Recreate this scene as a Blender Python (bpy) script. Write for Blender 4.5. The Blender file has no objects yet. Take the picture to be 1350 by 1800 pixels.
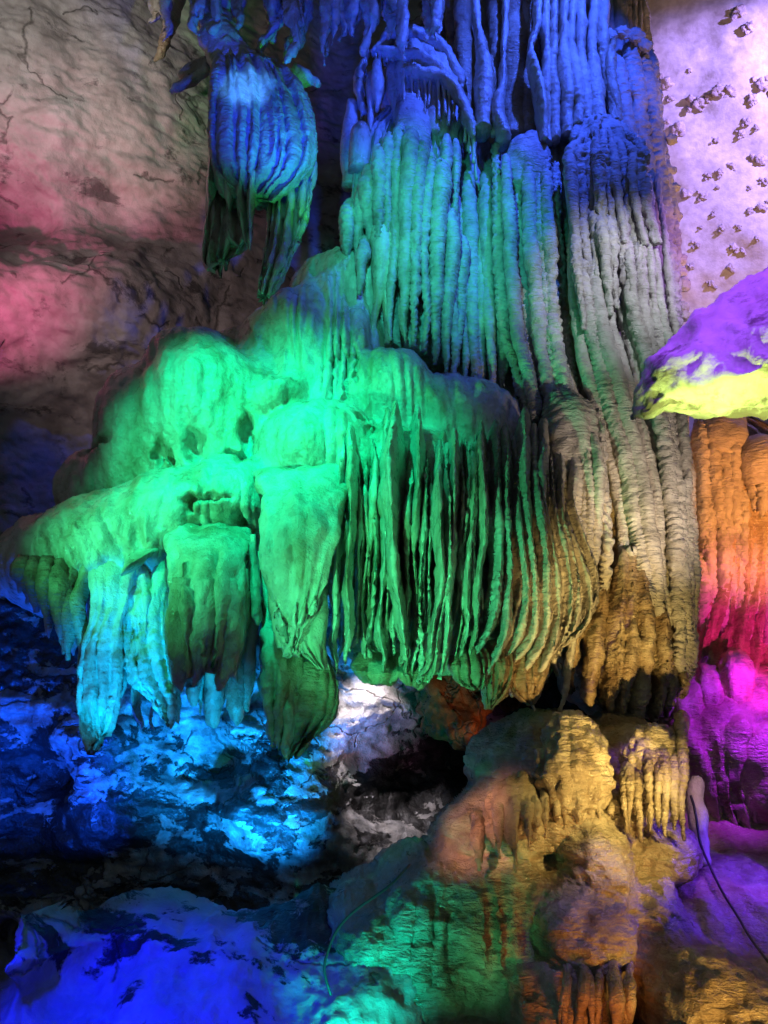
import bpy, math
import numpy as np
rng = np.random.default_rng(7)
scene = bpy.context.scene
COL = scene.collection

# ------------------------------------------------------------------ camera
F, TH = 1550.0, math.radians(13.0)
CAM = np.array([0.0, 0.0, 1.6])
cam = bpy.data.objects.new('camera', bpy.data.cameras.new('camera'))
COL.objects.link(cam); scene.camera = cam
cam.location = CAM; cam.rotation_euler = (math.pi/2 + TH, 0, 0)
cam.data.sensor_fit = 'VERTICAL'; cam.data.angle_y = 2*math.atan(900/F)
cam.data.clip_start = .05; cam.data.clip_end = 200

def at(px, py, Y):
    """photo pixel + distance along world Y -> world point"""
    px, py, Y = np.broadcast_arrays(np.asarray(px, float), np.asarray(py, float), np.asarray(Y, float))
    a, b = (px-675)/F, (900-py)/F
    dx, dy, dz = a, math.cos(TH)-b*math.sin(TH), math.sin(TH)+b*math.cos(TH)
    t = Y/dy
    return np.stack([CAM[0]+dx*t, CAM[1]+Y, CAM[2]+dz*t], -1)
def project(V):
    d = V-CAM; yc = d[..., 1]*math.cos(TH)+d[..., 2]*math.sin(TH); zc = -d[..., 1]*math.sin(TH)+d[..., 2]*math.cos(TH)
    return 675+F*d[..., 0]/yc, 900-F*zc/yc
def mpp(py, Y):
    return Y/(math.cos(TH)-(900-np.asarray(py, float))/F*math.sin(TH))/F

# ------------------------------------------------------------------ world, exposure
w = bpy.data.worlds.new('World'); scene.world = w; w.use_nodes = True
bg = w.node_tree.nodes['Background']
bg.inputs[0].default_value = (.55, .75, .85, 1); bg.inputs[1].default_value = .06
scene.view_settings.view_transform = 'Standard'; scene.view_settings.look = 'None'
scene.view_settings.exposure = .42; scene.view_settings.gamma = 1
scene.cycles.use_denoising = True; scene.cycles.denoising_prefilter = 'NONE'
scene.cycles.max_bounces = 5; scene.cycles.diffuse_bounces = 2
scene.cycles.sample_clamp_indirect = 4

# ------------------------------------------------------------------ cave lamps (bare spots without fixtures; some hang unseen in open view)
def spot(name, pos, tgt, color, power, angle, blend=.5, size=.08):
    l = bpy.data.lights.new(name, 'SPOT'); l.color = color; l.energy = power
    l.spot_size = math.radians(angle); l.spot_blend = blend; l.shadow_soft_size = size
    o = bpy.data.objects.new(name, l); COL.objects.link(o)
    o.location = pos
    from mathutils import Vector
    o.rotation_euler = (Vector(tgt)-Vector(pos)).to_track_quat('-Z', 'Y').to_euler()
    return o
LIGHTS = [
 # name, pos(px,py,Y), target(px,py,Y), colour, power, angle, blend
 ('green_lamp', (250, -300, 4.8), (480, 740, 8.2), (0.0, 1, .46), 2150, 48, 1),
 ('green_lamp_side', (-500, 900, 5.4), (330, 880, 8.0), (.05, 1, .38), 560, 56, .9),
 ('green_wall_lamp', (150, 560, 8.6), (300, 220, 12.0), (.30, 1, .34), 110, 34, .9),
 ('green_lamp_low', (-100, 2000, 3.8), (740, 1010, 8.0), (.07, 1, .36), 1300, 32, 1),
 ('green_lamp_upper', (640, -300, 4.6), (740, 430, 9.6), (.03, .72, .56), 900, 42, 1),
 ('green_lamp_shield', (900, 600, 6.8), (530, 270, 9.0), (.03, .9, .12), 420, 24, .8),
 ('blue_lamp_top', (1250, -700, 6.5), (890, 190, 9.8), (.03, .09, 1), 2500, 60, 1),
 ('blue_lamp_stalactites', (560, 420, 6.4), (520, 10, 9.3), (.01, .05, 1), 900, 46, .7),
 ('blue_lamp_shield', (480, -300, 5.8), (430, 180, 9.0), (.06, .30, 1), 700, 12, .5),
 ('lavender_lamp', (1900, -250, 8.8), (1430, 200, 11.8), (.36, .26, 1), 4600, 70, .6),
 ('warm_wall_lamp', (1900, 900, 6.0), (1300, 250, 12), (1, .52, .26), 1100, 44, .6),
 ('white_lamp_column', (1560, -300, 5.0), (1090, 520, 9.2), (.84, .90, 1), 640, 32, 1),
 ('violet_column_lamp', (1650, 150, 7.6), (1180, 480, 9.6), (.5, .22, 1), 330, 42, 1),
 ('white_lamp_column_low', (1560, 1050, 6.0), (1090, 850, 9.0), (1, .80, .62), 330, 40, 1),
 ('yellow_lamp_column', (1450, 2300, 4.0), (1040, 1090, 8.5), (1, .68, .20), 1300, 27, 1),
 ('orange_lamp', (1650, 950, 7.2), (1290, 900, 9.6), (1, .36, .08), 380, 55, .8),
 ('magenta_lamp', (1650, 1250, 7.2), (1320, 1130, 9.4), (1, .02, .36), 300, 50, .8),
 ('violet_lamp', (1500, 1050, 7.6), (1270, 1330, 9.2), (.35, .01, 1), 420, 55, .9),
 ('violet_ledge_lamp', (1380, -900, 3.6), (1310, 560, 6.1), (.30, .06, 1), 1800, 18, .5),
 ('lime_ledge_lamp', (1400, 1900, 4.6), (1300, 690, 6.0), (.72, 1, .20), 2200, 20, .5),
 ('pink_lamp', (-700, 700, 7.0), (20, 430, 11.5), (1, .10, .36), 1100, 40, .8),
 ('grey_wall_lamp', (-300, -300, 5.0), (130, 150, 11.3), (1, .92, .88), 1200, 40, 1),
 ('grey_wall_lamp_low', (-500, 200, 5.5), (170, 540, 11.3), (1, .72, .72), 420, 40, 1),
 ('azure_lamp', (120, 1900, 5.8), (215, 1180, 8.0), (.0, .42, 1), 1300, 19, .6),
 ('azure_lamp_wall', (430, 1685, 7.9), (420, 1270, 9.4), (.004, .28, 1), 1300, 78, 1),
 ('blue_floor_lamp', (-200, 1300, 5.0), (230, 1790, 6.6), (.0, .004, 1), 800, 52, .8),
 ('blue_band_lamp', (60, 1690, 7.9), (80, 1250, 9.3), (.004, .08, 1), 700, 80, 1),
 ('teal_lamp', (620, 1890, 5.9), (625, 1720, 6.8), (.0, .8, .6), 150, 70, 1),
 ('rust_gap_fill', (880, 1300, 9.0), (790, 1240, 9.8), (1, .28, .08), 7, 70, .9),  # added fill light, brings out the rusty boulder in the gap
 ('green_foot_lamp', (600, 1950, 5.4), (830, 1650, 7.0), (.10, 1, .35), 60, 32, .9),
 ('white_lamp_behind', (645, 1075, 9.35), (648, 1262, 9.9), (1, .88, .95), 200, 46, .8),
 ('azure_lamp_tips', (420, 1950, 5.7), (390, 1235, 8.3), (.0, .45, 1), 620, 15, .8),
 ('pink_low_lamp', (560, 1400, 8.8), (645, 1300, 9.9), (1, .25, .7), 40, 44, .9),
 ('gold_lamp_mound', (1560, 1230, 5.2), (1060, 1420, 7.4), (1, .70, .20), 330, 38, 1),
 ('violet_streak_lamp', (1190, 1150, 6.3), (1060, 1560, 6.9), (.30, .22, 1), 60, 26, .8),
 ('orange_lamp_foot', (1150, 2050, 5.2), (1040, 1740, 6.4), (1, .26, .04), 40, 44, .7),
 ('gold_lamp_foot', (1520, 2000, 5.0), (1270, 1760, 6.1), (1, .55, .12), 110, 46, .9),
 ('rust_lamp', (480, 1150, 5.4), (820, 1430, 7.5), (1, .42, .28), 420, 22, 1),
 ('violet_floor_lamp', (1500, 1300, 7.4), (1290, 1540, 7.6), (.10, .01, 1), 200, 60, .9),
 ('pink_stalagmite_fill', (1310, 1320, 7.3), (1222, 1410, 8.2), (1, .55, .8), 14, 36, .8),  # added fill light for the small stalagmite alone
]
for nm, p, t, c, e, a, b in LIGHTS:
    spot(nm, at(*p), at(*t), c, e, a, b)

# ------------------------------------------------------------------ noise
_P = rng.permutation(4096).astype(np.int64)
_G = rng.normal(size=(4096, 3)); _G /= np.linalg.norm(_G, axis=1)[:, None]
def noise(p):
    sh = p.shape[:-1]; p = p.reshape(-1, 3)
    i = np.floor(p).astype(np.int64); f = p-i
    u = f*f*f*(f*(f*6-15)+10)
    r = np.zeros(len(p))
    for a in (0, 1):
        for b in (0, 1):
            for c in (0, 1):
                h = _P[(_P[(_P[(i[:, 0]+a) & 4095]+i[:, 1]+b) & 4095]+i[:, 2]+c) & 4095]
                d = f-np.array([a, b, c])
                g = (_G[h]*d).sum(1)
                wt = (u[:, 0] if a else 1-u[:, 0])*(u[:, 1] if b else 1-u[:, 1])*(u[:, 2] if c else 1-u[:, 2])
                r += g*wt
    return (r*1.6).reshape(sh)
def fbm(p, oct=3):
    s, a = 0, 1.0
    for _ in range(oct):
        s = s+a*noise(p); a *= .5; p = p*2.03+17.1
    return s
def ridged(p, oct=3):
    s, a = 0, 1.0
    for _ in range(oct):
        s = s+a*(.5-np.abs(noise(p))); a *= .5; p = p*2.1+9.7
    return s

# ------------------------------------------------------------------ materials
def mat(name, stops, scale=1.3, rough=.5, bump=(.35, 30), ripple=0, crack=0, crust=None, spec=.4, streak=1.0, clear=()):
    """procedural rock: colour = noise through a ramp; crust = (colour, scale, lo, hi) dark film in patches"""
    m = bpy.data.materials.new(name); m.use_nodes = True
    nt = m.node_tree; N, L = nt.nodes, nt.links
    bs = N['Principled BSDF']
    g = N.new('ShaderNodeNewGeometry')
    mp = N.new('ShaderNodeMapping'); mp.inputs['Scale'].default_value = (1, 1, streak)
    L.new(g.outputs['Position'], mp.inputs[0])
    n1 = N.new('ShaderNodeTexNoise'); n1.inputs['Scale'].default_value = scale; n1.inputs['Detail'].default_value = 8
    n1.inputs['Roughness'].default_value = .62; L.new(mp.outputs[0], n1.inputs[0])
    cr = N.new('ShaderNodeValToRGB'); L.new(n1.outputs[0], cr.inputs[0])
    els = cr.color_ramp.elements
    while len(els) < len(stops): els.new(.5)
    for e, (p, c) in zip(els, stops): e.position = p; e.color = (*c, 1)
    col = cr.outputs[0]
    n3 = N.new('ShaderNodeTexNoise'); n3.inputs['Scale'].default_value = bump[1]*.35; n3.inputs['Detail'].default_value = 6
    L.new(g.outputs['Position'], n3.inputs[0])
    mx = N.new('ShaderNodeMix'); mx.data_type = 'RGBA'; mx.blend_type = 'MULTIPLY'; mx.inputs[0].default_value = .55
    r3 = N.new('ShaderNodeValToRGB'); r3.color_ramp.elements[0].position = .3; r3.color_ramp.elements[0].color = (.55, .5, .46, 1)
    r3.color_ramp.elements[1].position = .62; r3.color_ramp.elements[1].color = (1, 1, 1, 1)
    L.new(n3.outputs[0], r3.inputs[0]); L.new(col, mx.inputs[6]); L.new(r3.outputs[0], mx.inputs[7]); col = mx.outputs[2]
    hgt = None
    def addh(sock, k):
        nonlocal hgt
        mu = N.new('ShaderNodeMath'); mu.operation = 'MULTIPLY'; mu.inputs[1].default_value = k; L.new(sock, mu.inputs[0])
        if hgt is None: hgt = mu.outputs[0]
        else:
            ad = N.new('ShaderNodeMath'); ad.operation = 'ADD'; L.new(hgt, ad.inputs[0]); L.new(mu.outputs[0], ad.inputs[1]); hgt = ad.outputs[0]
    nb = N.new('ShaderNodeTexNoise'); nb.inputs['Scale'].default_value = bump[1]; nb.inputs['Detail'].default_value = 5
    nb.inputs['Roughness'].default_value = .6
    L.new(g.outputs['Position'], nb.inputs[0]); addh(nb.outputs[0], 1.0)
    if ripple:
        ms = N.new('ShaderNodeMapping'); ms.inputs['Scale'].default_value = (1, 1, 3.6); L.new(g.outputs['Position'], ms.inputs[0])
        wv = N.new('ShaderNodeTexNoise'); wv.inputs['Scale'].default_value = ripple; wv.inputs['Detail'].default_value = 3; wv.inputs['Distortion'].default_value = .6
        L.new(ms.outputs[0], wv.inputs[0]); addh(wv.outputs[0], 2.2)
    if crack:
        vo = N.new('ShaderNodeTexVoronoi'); vo.feature = 'DISTANCE_TO_EDGE'; vo.inputs['Scale'].default_value = crack
        nw = N.new('ShaderNodeTexNoise'); nw.inputs['Scale'].default_value = 1.6; nw.inputs['Detail'].default_value = 5
        L.new(g.outputs['Position'], nw.inputs[0])
        va = N.new('ShaderNodeVectorMath'); va.operation = 'MULTIPLY_ADD'; va.inputs[1].default_value = (.8, .8, .8)
        L.new(nw.outputs[1], va.inputs[0]); L.new(g.outputs['Position'], va.inputs[2]); L.new(va.outputs[0], vo.inputs[0])
        rk = N.new('ShaderNodeMapRange'); rk.inputs[1].default_value = 0; rk.inputs[2].default_value = .028
        nk = N.new('ShaderNodeTexNoise'); nk.inputs['Scale'].default_value = .9; nk.inputs['Detail'].default_value = 2
        L.new(g.outputs['Position'], nk.inputs[0])
        mm = N.new('ShaderNodeMapRange'); mm.inputs[1].default_value = .42; mm.inputs[2].default_value = .52; mm.inputs[3].default_value = .3; mm.inputs[4].default_value = 0
        L.new(nk.outputs[0], mm.inputs[0])
        ak = N.new('ShaderNodeMath'); ak.operation = 'ADD'; L.new(vo.outputs[0], ak.inputs[0]); L.new(mm.outputs[0], ak.inputs[1])
        L.new(ak.outputs[0], rk.inputs[0])
        mk = N.new('ShaderNodeMix'); mk.data_type = 'RGBA'; L.new(rk.outputs[0], mk.inputs[0])
        mk.inputs[6].default_value = (.10, .09, .08, 1); L.new(col, mk.inputs[7]); col = mk.outputs[2]
        addh(rk.outputs[0], .8)
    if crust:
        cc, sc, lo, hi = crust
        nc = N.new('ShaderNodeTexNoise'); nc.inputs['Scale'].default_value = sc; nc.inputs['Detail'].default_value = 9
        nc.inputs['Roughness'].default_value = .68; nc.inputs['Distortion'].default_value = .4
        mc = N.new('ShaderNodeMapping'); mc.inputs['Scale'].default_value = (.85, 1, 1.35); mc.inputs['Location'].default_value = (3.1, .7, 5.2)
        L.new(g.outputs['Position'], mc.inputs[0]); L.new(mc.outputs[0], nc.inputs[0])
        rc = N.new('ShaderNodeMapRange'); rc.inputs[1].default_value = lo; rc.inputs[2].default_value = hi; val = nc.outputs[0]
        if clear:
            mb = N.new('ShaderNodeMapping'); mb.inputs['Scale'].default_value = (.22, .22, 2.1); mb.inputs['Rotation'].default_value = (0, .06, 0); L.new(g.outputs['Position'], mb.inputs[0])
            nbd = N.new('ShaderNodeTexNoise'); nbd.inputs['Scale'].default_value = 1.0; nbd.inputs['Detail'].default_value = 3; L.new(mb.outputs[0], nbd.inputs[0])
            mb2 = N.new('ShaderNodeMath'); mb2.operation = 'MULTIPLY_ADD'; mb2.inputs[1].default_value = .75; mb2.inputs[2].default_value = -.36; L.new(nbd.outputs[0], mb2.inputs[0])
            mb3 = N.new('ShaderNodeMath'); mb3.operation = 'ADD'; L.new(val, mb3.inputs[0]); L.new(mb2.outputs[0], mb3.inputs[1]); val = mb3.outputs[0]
        for cp, rad, amt in clear:      # the dark film thins out around these points
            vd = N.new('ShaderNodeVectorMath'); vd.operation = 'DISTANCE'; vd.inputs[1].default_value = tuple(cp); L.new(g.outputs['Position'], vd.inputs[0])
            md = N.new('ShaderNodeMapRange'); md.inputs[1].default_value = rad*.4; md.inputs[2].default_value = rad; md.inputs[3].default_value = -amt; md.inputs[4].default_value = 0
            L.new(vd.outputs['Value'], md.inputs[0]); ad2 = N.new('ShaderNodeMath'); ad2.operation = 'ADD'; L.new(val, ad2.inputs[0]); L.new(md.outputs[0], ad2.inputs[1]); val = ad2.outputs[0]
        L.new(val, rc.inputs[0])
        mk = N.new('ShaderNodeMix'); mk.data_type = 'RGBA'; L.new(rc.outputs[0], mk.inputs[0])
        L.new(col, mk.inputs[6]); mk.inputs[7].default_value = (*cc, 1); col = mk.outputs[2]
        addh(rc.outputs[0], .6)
    L.new(col, bs.inputs['Base Color'])
    bp = N.new('ShaderNodeBump'); bp.inputs['Strength'].default_value = bump[0]; bp.inputs['Distance'].default_value = .03
    L.new(hgt, bp.inputs['Height']); L.new(bp.outputs[0], bs.inputs['Normal'])
    rr = N.new('ShaderNodeMapRange'); rr.inputs[1].default_value = .3; rr.inputs[2].default_value = .7
    rr.inputs[3].default_value = rough-.16; rr.inputs[4].default_value = rough+.2
    L.new(n3.outputs[0], rr.inputs[0]); L.new(rr.outputs[0], bs.inputs['Roughness'])
    bs.inputs['Specular IOR Level'].default_value = spec
    if spec >= .5:
        bs.inputs['Coat Weight'].default_value = .55; bs.inputs['Coat Roughness'].default_value = .16
        nf = N.new('ShaderNodeTexNoise'); nf.inputs['Scale'].default_value = bump[1]*3.5; nf.inputs['Detail'].default_value = 3; L.new(g.outputs['Position'], nf.inputs[0])
        b2 = N.new('ShaderNodeBump'); b2.inputs['Strength'].default_value = .5; b2.inputs['Distance'].default_value = .012; L.new(nf.outputs[0], b2.inputs['Height']); L.new(bp.outputs[0], b2.inputs['Normal'])
        L.new(b2.outputs[0], bs.inputs['Normal']); L.new(b2.outputs[0], bs.inputs['Coat Normal'])
    return m
CREAM, TAN, BRN, GRY = (.62, .56, .47), (.46, .37, .26), (.24, .15, .08), (.42, .39, .36)
M = {
 'calcite': mat('wet_calcite', [(.30, (.30, .21, .12)), (.41, TAN), (.52, CREAM), (.7, (.68, .64, .58))], 2.6, .33, (.7, 24), spec=.6, streak=.3),
 'rope':    mat('ribbed_calcite', [(.28, (.2, .17, .14)), (.42, GRY), (.6, (.58, .54, .5))], 1.6, .46, (.55, 30), ripple=9),
 'tan':     mat('tan_flowstone', [(.30, (.16, .09, .05)), (.45, (.36, .25, .15)), (.62, (.55, .44, .3))], 2.2, .42, (.6, 32), ripple=9, spec=.5),
 'ledge':   mat('pale_ledge_rock', [(.3, (.45, .42, .38)), (.6, (.62, .6, .55))], 2.0, .6, (.4, 18), crust=((.16, .13, .12), 2.2, .51, .60)),
 'pale':    mat('pale_wall_rock', [(.25, (.5, .45, .4)), (.6, (.62, .58, .54))], .9, .6, (.22, 30)),
 'nodule':  mat('popcorn_calcite', [(.3, (.3, .24, .2)), (.6, (.5, .43, .37))], 5, .6, (.7, 40)),
 'grey':    mat('grey_limestone', [(.28, (.20, .18, .17)), (.5, (.36, .33, .31)), (.7, (.44, .42, .4))], 1.1, .62, (.5, 14), crack=.8, crust=((.10, .09, .085), 1.3, .56, .63)),
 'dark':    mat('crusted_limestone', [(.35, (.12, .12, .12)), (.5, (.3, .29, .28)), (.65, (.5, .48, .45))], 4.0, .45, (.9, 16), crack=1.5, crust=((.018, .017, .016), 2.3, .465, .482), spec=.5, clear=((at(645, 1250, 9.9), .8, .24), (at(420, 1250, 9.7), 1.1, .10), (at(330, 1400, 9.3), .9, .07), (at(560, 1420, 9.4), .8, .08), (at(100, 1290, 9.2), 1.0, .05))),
 'block':   mat('smooth_limestone', [(.3, (.28, .26, .25)), (.6, (.42, .4, .38))], 2.4, .5, (.8, 11), ripple=0, crack=.9, crust=((.015, .015, .015), 1.0, .56, .585), streak=.35),
 'rust':    mat('rusty_rock', [(.3, (.05, .025, .015)), (.48, (.22, .09, .04)), (.7, (.4, .2, .1))], 3.0, .5, (.8, 20), crack=1.6),
}
def plain(name, c, r=.5):
    m = bpy.data.materials.new(name); m.use_nodes = True; N = m.node_tree.nodes; L = m.node_tree.links
    n = N.new('ShaderNodeTexNoise'); n.inputs['Scale'].default_value = 30
    mx = N.new('ShaderNodeMix'); mx.data_type = 'RGBA'; L.new(n.outputs[0], mx.inputs[0])
    mx.inputs[6].default_value = (*c, 1); mx.inputs[7].default_value = (*[x*1.6+.01 for x in c], 1)
    L.new(mx.outputs[2], N['Principled BSDF'].inputs[0]); N['Principled BSDF'].inputs['Roughness'].default_value = r
    return m
M['patch'] = mat('pale_crusted_rock', [(.25, (.5, .47, .45)), (.6, (.66, .63, .6))], 1.2, .55, (.35, 16), crust=((.02, .02, .02), 1.7, .57, .6))
M['mud'] = mat('mud_stained_flowstone', [(.30, (.10, .07, .045)), (.45, (.27, .21, .14)), (.62, (.46, .40, .30))], 2.4, .4, (.7, 30), ripple=9, spec=.5)
M['cable'] = plain('black_rubber', (.02, .02, .022), .4)

# ------------------------------------------------------------------ scene objects
def thing(name, label, cat, base, group=None):
    o = bpy.data.objects.new(name, None); COL.objects.link(o); o.empty_display_size = .2
    o.location = at(*base); o['label'] = label; o['category'] = cat
    if group: o['group'] = group
    return o
def build(parent, name, V, wrap, m, mask=None, caps=False, label=None):
    """grid of points (rows, cols, 3) -> one smooth mesh object"""
    R, C = V.shape[:2]
    idx = np.arange(R*C).reshape(R, C)
    nx = np.roll(idx, -1, 1) if wrap else idx[:, 1:]
    a = idx if wrap else idx[:, :-1]
    q = np.stack([a[:-1], nx[:-1], nx[1:], a[1:]], -1).reshape(-1, 4)
    if mask is not None: q = q[mask.reshape(-1)[q].all(1)]
    P = V.reshape(-1, 3)
    if mask is not None:
        used = np.unique(q); re = np.full(len(P), -1); re[used] = np.arange(len(used)); P = P[used]; q = re[q]
    faces = [q]
    org = P[:max(1, C)].mean(0) if wrap else P.mean(0)
    Pw = P-org
    me = bpy.data.meshes.new(name)
    ncap = 2 if (caps and wrap) else 0
    if ncap: Pw = np.vstack([Pw, V[0].mean(0)-org, V[-1].mean(0)-org])
    t = []
    if ncap:
        b = len(Pw)-2; r0, r1 = idx[0], idx[-1]
        t = np.concatenate([np.stack([np.roll(r0, -1), r0, np.full(C, b)], -1), np.stack([r1, np.roll(r1, -1), np.full(C, b+1)], -1)])
    nq, ntri = len(q), len(t)
    me.vertices.add(len(Pw)); me.vertices.foreach_set('co', Pw.astype(np.float32).ravel())
    me.loops.add(nq*4+ntri*3)
    li = np.concatenate([q.ravel(), np.asarray(t, int).ravel()]).astype(np.int32)
    me.loops.foreach_set('vertex_index', li)
    me.polygons.add(nq+ntri)
    ls = np.concatenate([np.arange(nq)*4, nq*4+np.arange(ntri)*3]).astype(np.int32)
    me.polygons.foreach_set('loop_start', ls)
    me.polygons.foreach_set('use_smooth', np.ones(nq+ntri, bool))
    me.update(calc_edges=True); me.validate()
    me.materials.append(M[m])
    o = bpy.data.objects.new(name, me); COL.objects.link(o)
    if parent is not None:
        o.parent = parent; o.location = org-np.array(parent.location)
    else: o.location = org
    if label: o['label'] = label
    return o
def normals(V, wrap):
    if wrap: du = np.roll(V, -1, 1)-np.roll(V, 1, 1)
    else: du = np.gradient(V, axis=1)
    dv = np.gradient(V, axis=0)
    n = np.cross(du, dv); l = np.linalg.norm(n, axis=-1, keepdims=True)
    return n/np.maximum(l, 1e-9)
def cr(P, t):
    """Catmull-Rom through rows of P at parameters t in 0..1"""
    P = np.asarray(P, float); n = len(P)
    if n == 2: return P[0]+(P[1]-P[0])*t[:, None]
    s = np.clip(t, 0, 1)*(n-1); i = np.minimum(s.astype(int), n-2); f = (s-i)[:, None]
    E = np.vstack([2*P[0]-P[1], P, 2*P[-1]-P[-2]])
    a, b, c, d = E[i], E[i+1], E[i+2], E[i+3]
    return .5*(2*b+(c-a)*f+(2*a-5*b+4*c-d)*f*f+(3*b-a-3*c+d)*f**3)
def bumps(V, wrap, nz):
    """nz: list of (amplitude m, frequency 1/m, z stretch, kind)"""
    if not nz: return V
    n = normals(V, wrap)
    d = 0
    for amp, fr, zs, kind in nz:
        q = V*np.array([fr, fr, fr*zs])
        d = d+amp*(ridged(q) if kind == 'r' else fbm(q, 3) if kind == 'f' else np.abs(noise(q))-.3)
    return V+n*d[..., None]

def flute(parent, name, P, R, m='calcite', asp=1.0, rip=(0, .07, 0), sub=(0, 0), nz=((.012, 6, .5, 'f'),), seg=16, step=.03, twist=0, label=None, wob=.12, wander=.022, blade=0):
    """generalised lathe: path P [(px,py,Y)], half widths R in photo pixels; asp = depth/width"""
    W = np.array([at(*p) for p in P]); rm = np.array([r*mpp(p[1], p[2]) for p, r in zip(P, R)])
    ln = np.linalg.norm(np.diff(W, axis=0), axis=1).sum()
    n = int(np.clip(ln/step, 8, 420)); t = np.linspace(0, 1, n)
    C = cr(W, t); r = np.maximum(cr(rm[:, None], t)[:, 0], .002)
    if wander:
        sd = rng.uniform(0, 90); q = np.stack([np.full(n, sd), t*ln*1.1, np.zeros(n)], -1); e = np.minimum(t*6, 1)
        C = C+np.stack([wander*1.6*fbm(q, 2)*e, wander*2*fbm(q+31, 2)*e, 0*t], -1)
    T = np.gradient(C, axis=0); T /= np.linalg.norm(T, axis=1)[:, None]
    X = np.array([1.0, 0, 0])-T*T[:, :1]; bad = np.linalg.norm(X, axis=1) < .3
    X[bad] = np.array([0, 0, 1.0])-T[bad]*T[bad][:, 2:3]
    X /= np.linalg.norm(X, axis=1)[:, None]; Yv = np.cross(T, X); Yv *= np.where(Yv[:, 1:2] < 0, -1, 1)
    ph = np.linspace(0, 2*math.pi, seg, endpoint=False)
    s = (t*ln)[:, None]; seed = rng.uniform(0, 50)
    k = 1+wob*fbm(np.stack([np.full(n, seed), seed+t*ln*2.2, np.zeros(n)], -1), 2)[:, None]+0*ph
    if sub[0]:
        wv = sub[0]*ph[None]+1.2*noise(np.stack([np.broadcast_to(ph*2, (n, seg)), np.broadcast_to(s*.6, (n, seg)), np.full((n, seg), seed)], -1))
        k = k+sub[1]*(np.abs(np.sin(wv/2+twist*s))*2-1.2)
    if rip[0]:
        jit = 2.2*noise(np.stack([np.cos(ph)[None]*1.2+0*s, s*1.6+0*ph, np.full((n, seg), seed+3)], -1))
        k = k+rip[0]/np.maximum(r[:, None], .02)*(1+.8*noise(np.stack([np.cos(ph)[None]+0*s, s*1.1+0*ph, np.full((n, seg), seed+8)], -1)))*(np.abs(np.sin(math.pi*(s/rip[1]*(1+.25*math.sin(seed*7))+seed*3.1+jit-rip[2]*np.abs(np.cos(ph))[None])))-.6)
    rr = r[:, None]*k
    V = C[:, None]+X[:, None]*(rr*np.cos(ph)*(1-blade*(1-np.sin(ph))/2))[..., None]+Yv[:, None]*(rr*asp*np.sin(ph))[..., None]
    V = bumps(V, True, nz)
    return build(parent, name, V[:, ::-1], True, m, caps=True, label=label)

def lens(parent, name, rows, m='calcite', front=.25, back=.12, folds=(0, 0), jag=0, nz=((.02, 4, .5, 'f'),), seg=56, step=.03, foldmask=lambda v: v, power=.8, label=None, tuck=.22):
    """solid tongue: rows (pxL,pyL,pxR,pyR,Y); bulges front metres towards the viewer"""
    rows = [tuple(r) for r in rows]; rows[0] = (*rows[0][:4], rows[0][4]+tuck)
    A = np.array([at(r[0], r[1], r[4]) for r in rows]); B = np.array([at(r[2], r[3], r[4]) for r in rows])
    wd = np.linalg.norm(B-A, axis=1); wmax = wd.max()
    ln = np.linalg.norm(np.diff((A+B)/2, axis=0), axis=1).sum()
    n = int(np.clip(ln/step, 10, 300)); t = np.linspace(0, 1, n)
    a, b = cr(A, t), cr(B, t); wl = np.linalg.norm(b-a, axis=1)/wmax
    ph = np.linspace(0, 2*math.pi, seg, endpoint=False)
    sx = (1-np.cos(ph))/2; sn = np.sin(ph)
    V = a[:, None]+(b-a)[:, None]*sx[None, :, None]
    sc = np.clip(wl, .05, 1)**.7
    dep = np.where(sn > 0, -front*np.abs(sn)**power, back*np.abs(sn)**power)[None]*sc[:, None]
    if folds[0]:
        seed = rng.uniform(0, 60)
        wv = folds[0]*sx[None]+1.1*noise(np.stack([np.broadcast_to(sx*folds[0]*.7, (n, seg)), np.broadcast_to(t[:, None]*ln*.7, (n, seg)), np.full((n, seg), seed)], -1))
        f = np.abs(np.sin(math.pi*wv))*2-1
        dep = dep-np.where(sn > 0, 1, -.6)[None]*folds[1]*f*foldmask(t)[:, None]*np.abs(sn)[None]**.4
    V[..., 1] += dep
    if jag:
        j = jag*fbm(np.stack([V[-1, :, 0]*5, V[-1, :, 1]*5, np.full(seg, rng.uniform(0, 50))], -1), 2)
        V[..., 2] += j[None]*(t[:, None]**4)
    V = bumps(V, True, nz)
    return build(parent, name, V[:, ::-1], True, m, caps=True, label=label)

def tps(pts):
    """thin-plate surface Y(x,z) through photo points (px,py,Y)"""
    W = np.array([at(*p) for p in pts]); X = W[:, [0, 2]]; n = len(X)
    K = lambda d: np.where(d > 1e-9, d*d*np.log(np.maximum(d, 1e-9)), 0)
    D = np.linalg.norm(X[:, None]-X[None], axis=-1)
    A = np.zeros((n+3, n+3)); A[:n, :n] = K(D)+np.eye(n)*1e-3; A[:n, n] = 1; A[:n, n+1:] = X; A[n:, :n] = A[:n, n:].T
    c = np.linalg.solve(A, np.concatenate([W[:, 1]-CAM[1], np.zeros(3)]))
    def f(x, z):
        q = np.stack([x.ravel(), z.ravel()], -1); o = c[n]+q@c[n+1:]
        for i in range(n): o = o+c[i]*K(np.linalg.norm(q-X[i], axis=1))
        return o.reshape(x.shape)
    return f
def grid(box, Yr, h):
    x0, y0, x1, y1 = box
    c = np.array([at(x0, y0, Yr), at(x1, y0, Yr), at(x0, y1, Yr), at(x1, y1, Yr)])
    xs = np.arange(c[:, 0].min(), c[:, 0].max(), h); zs = np.arange(c[:, 2].max(), c[:, 2].min(), -h)
    return np.meshgrid(xs, zs)
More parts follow.
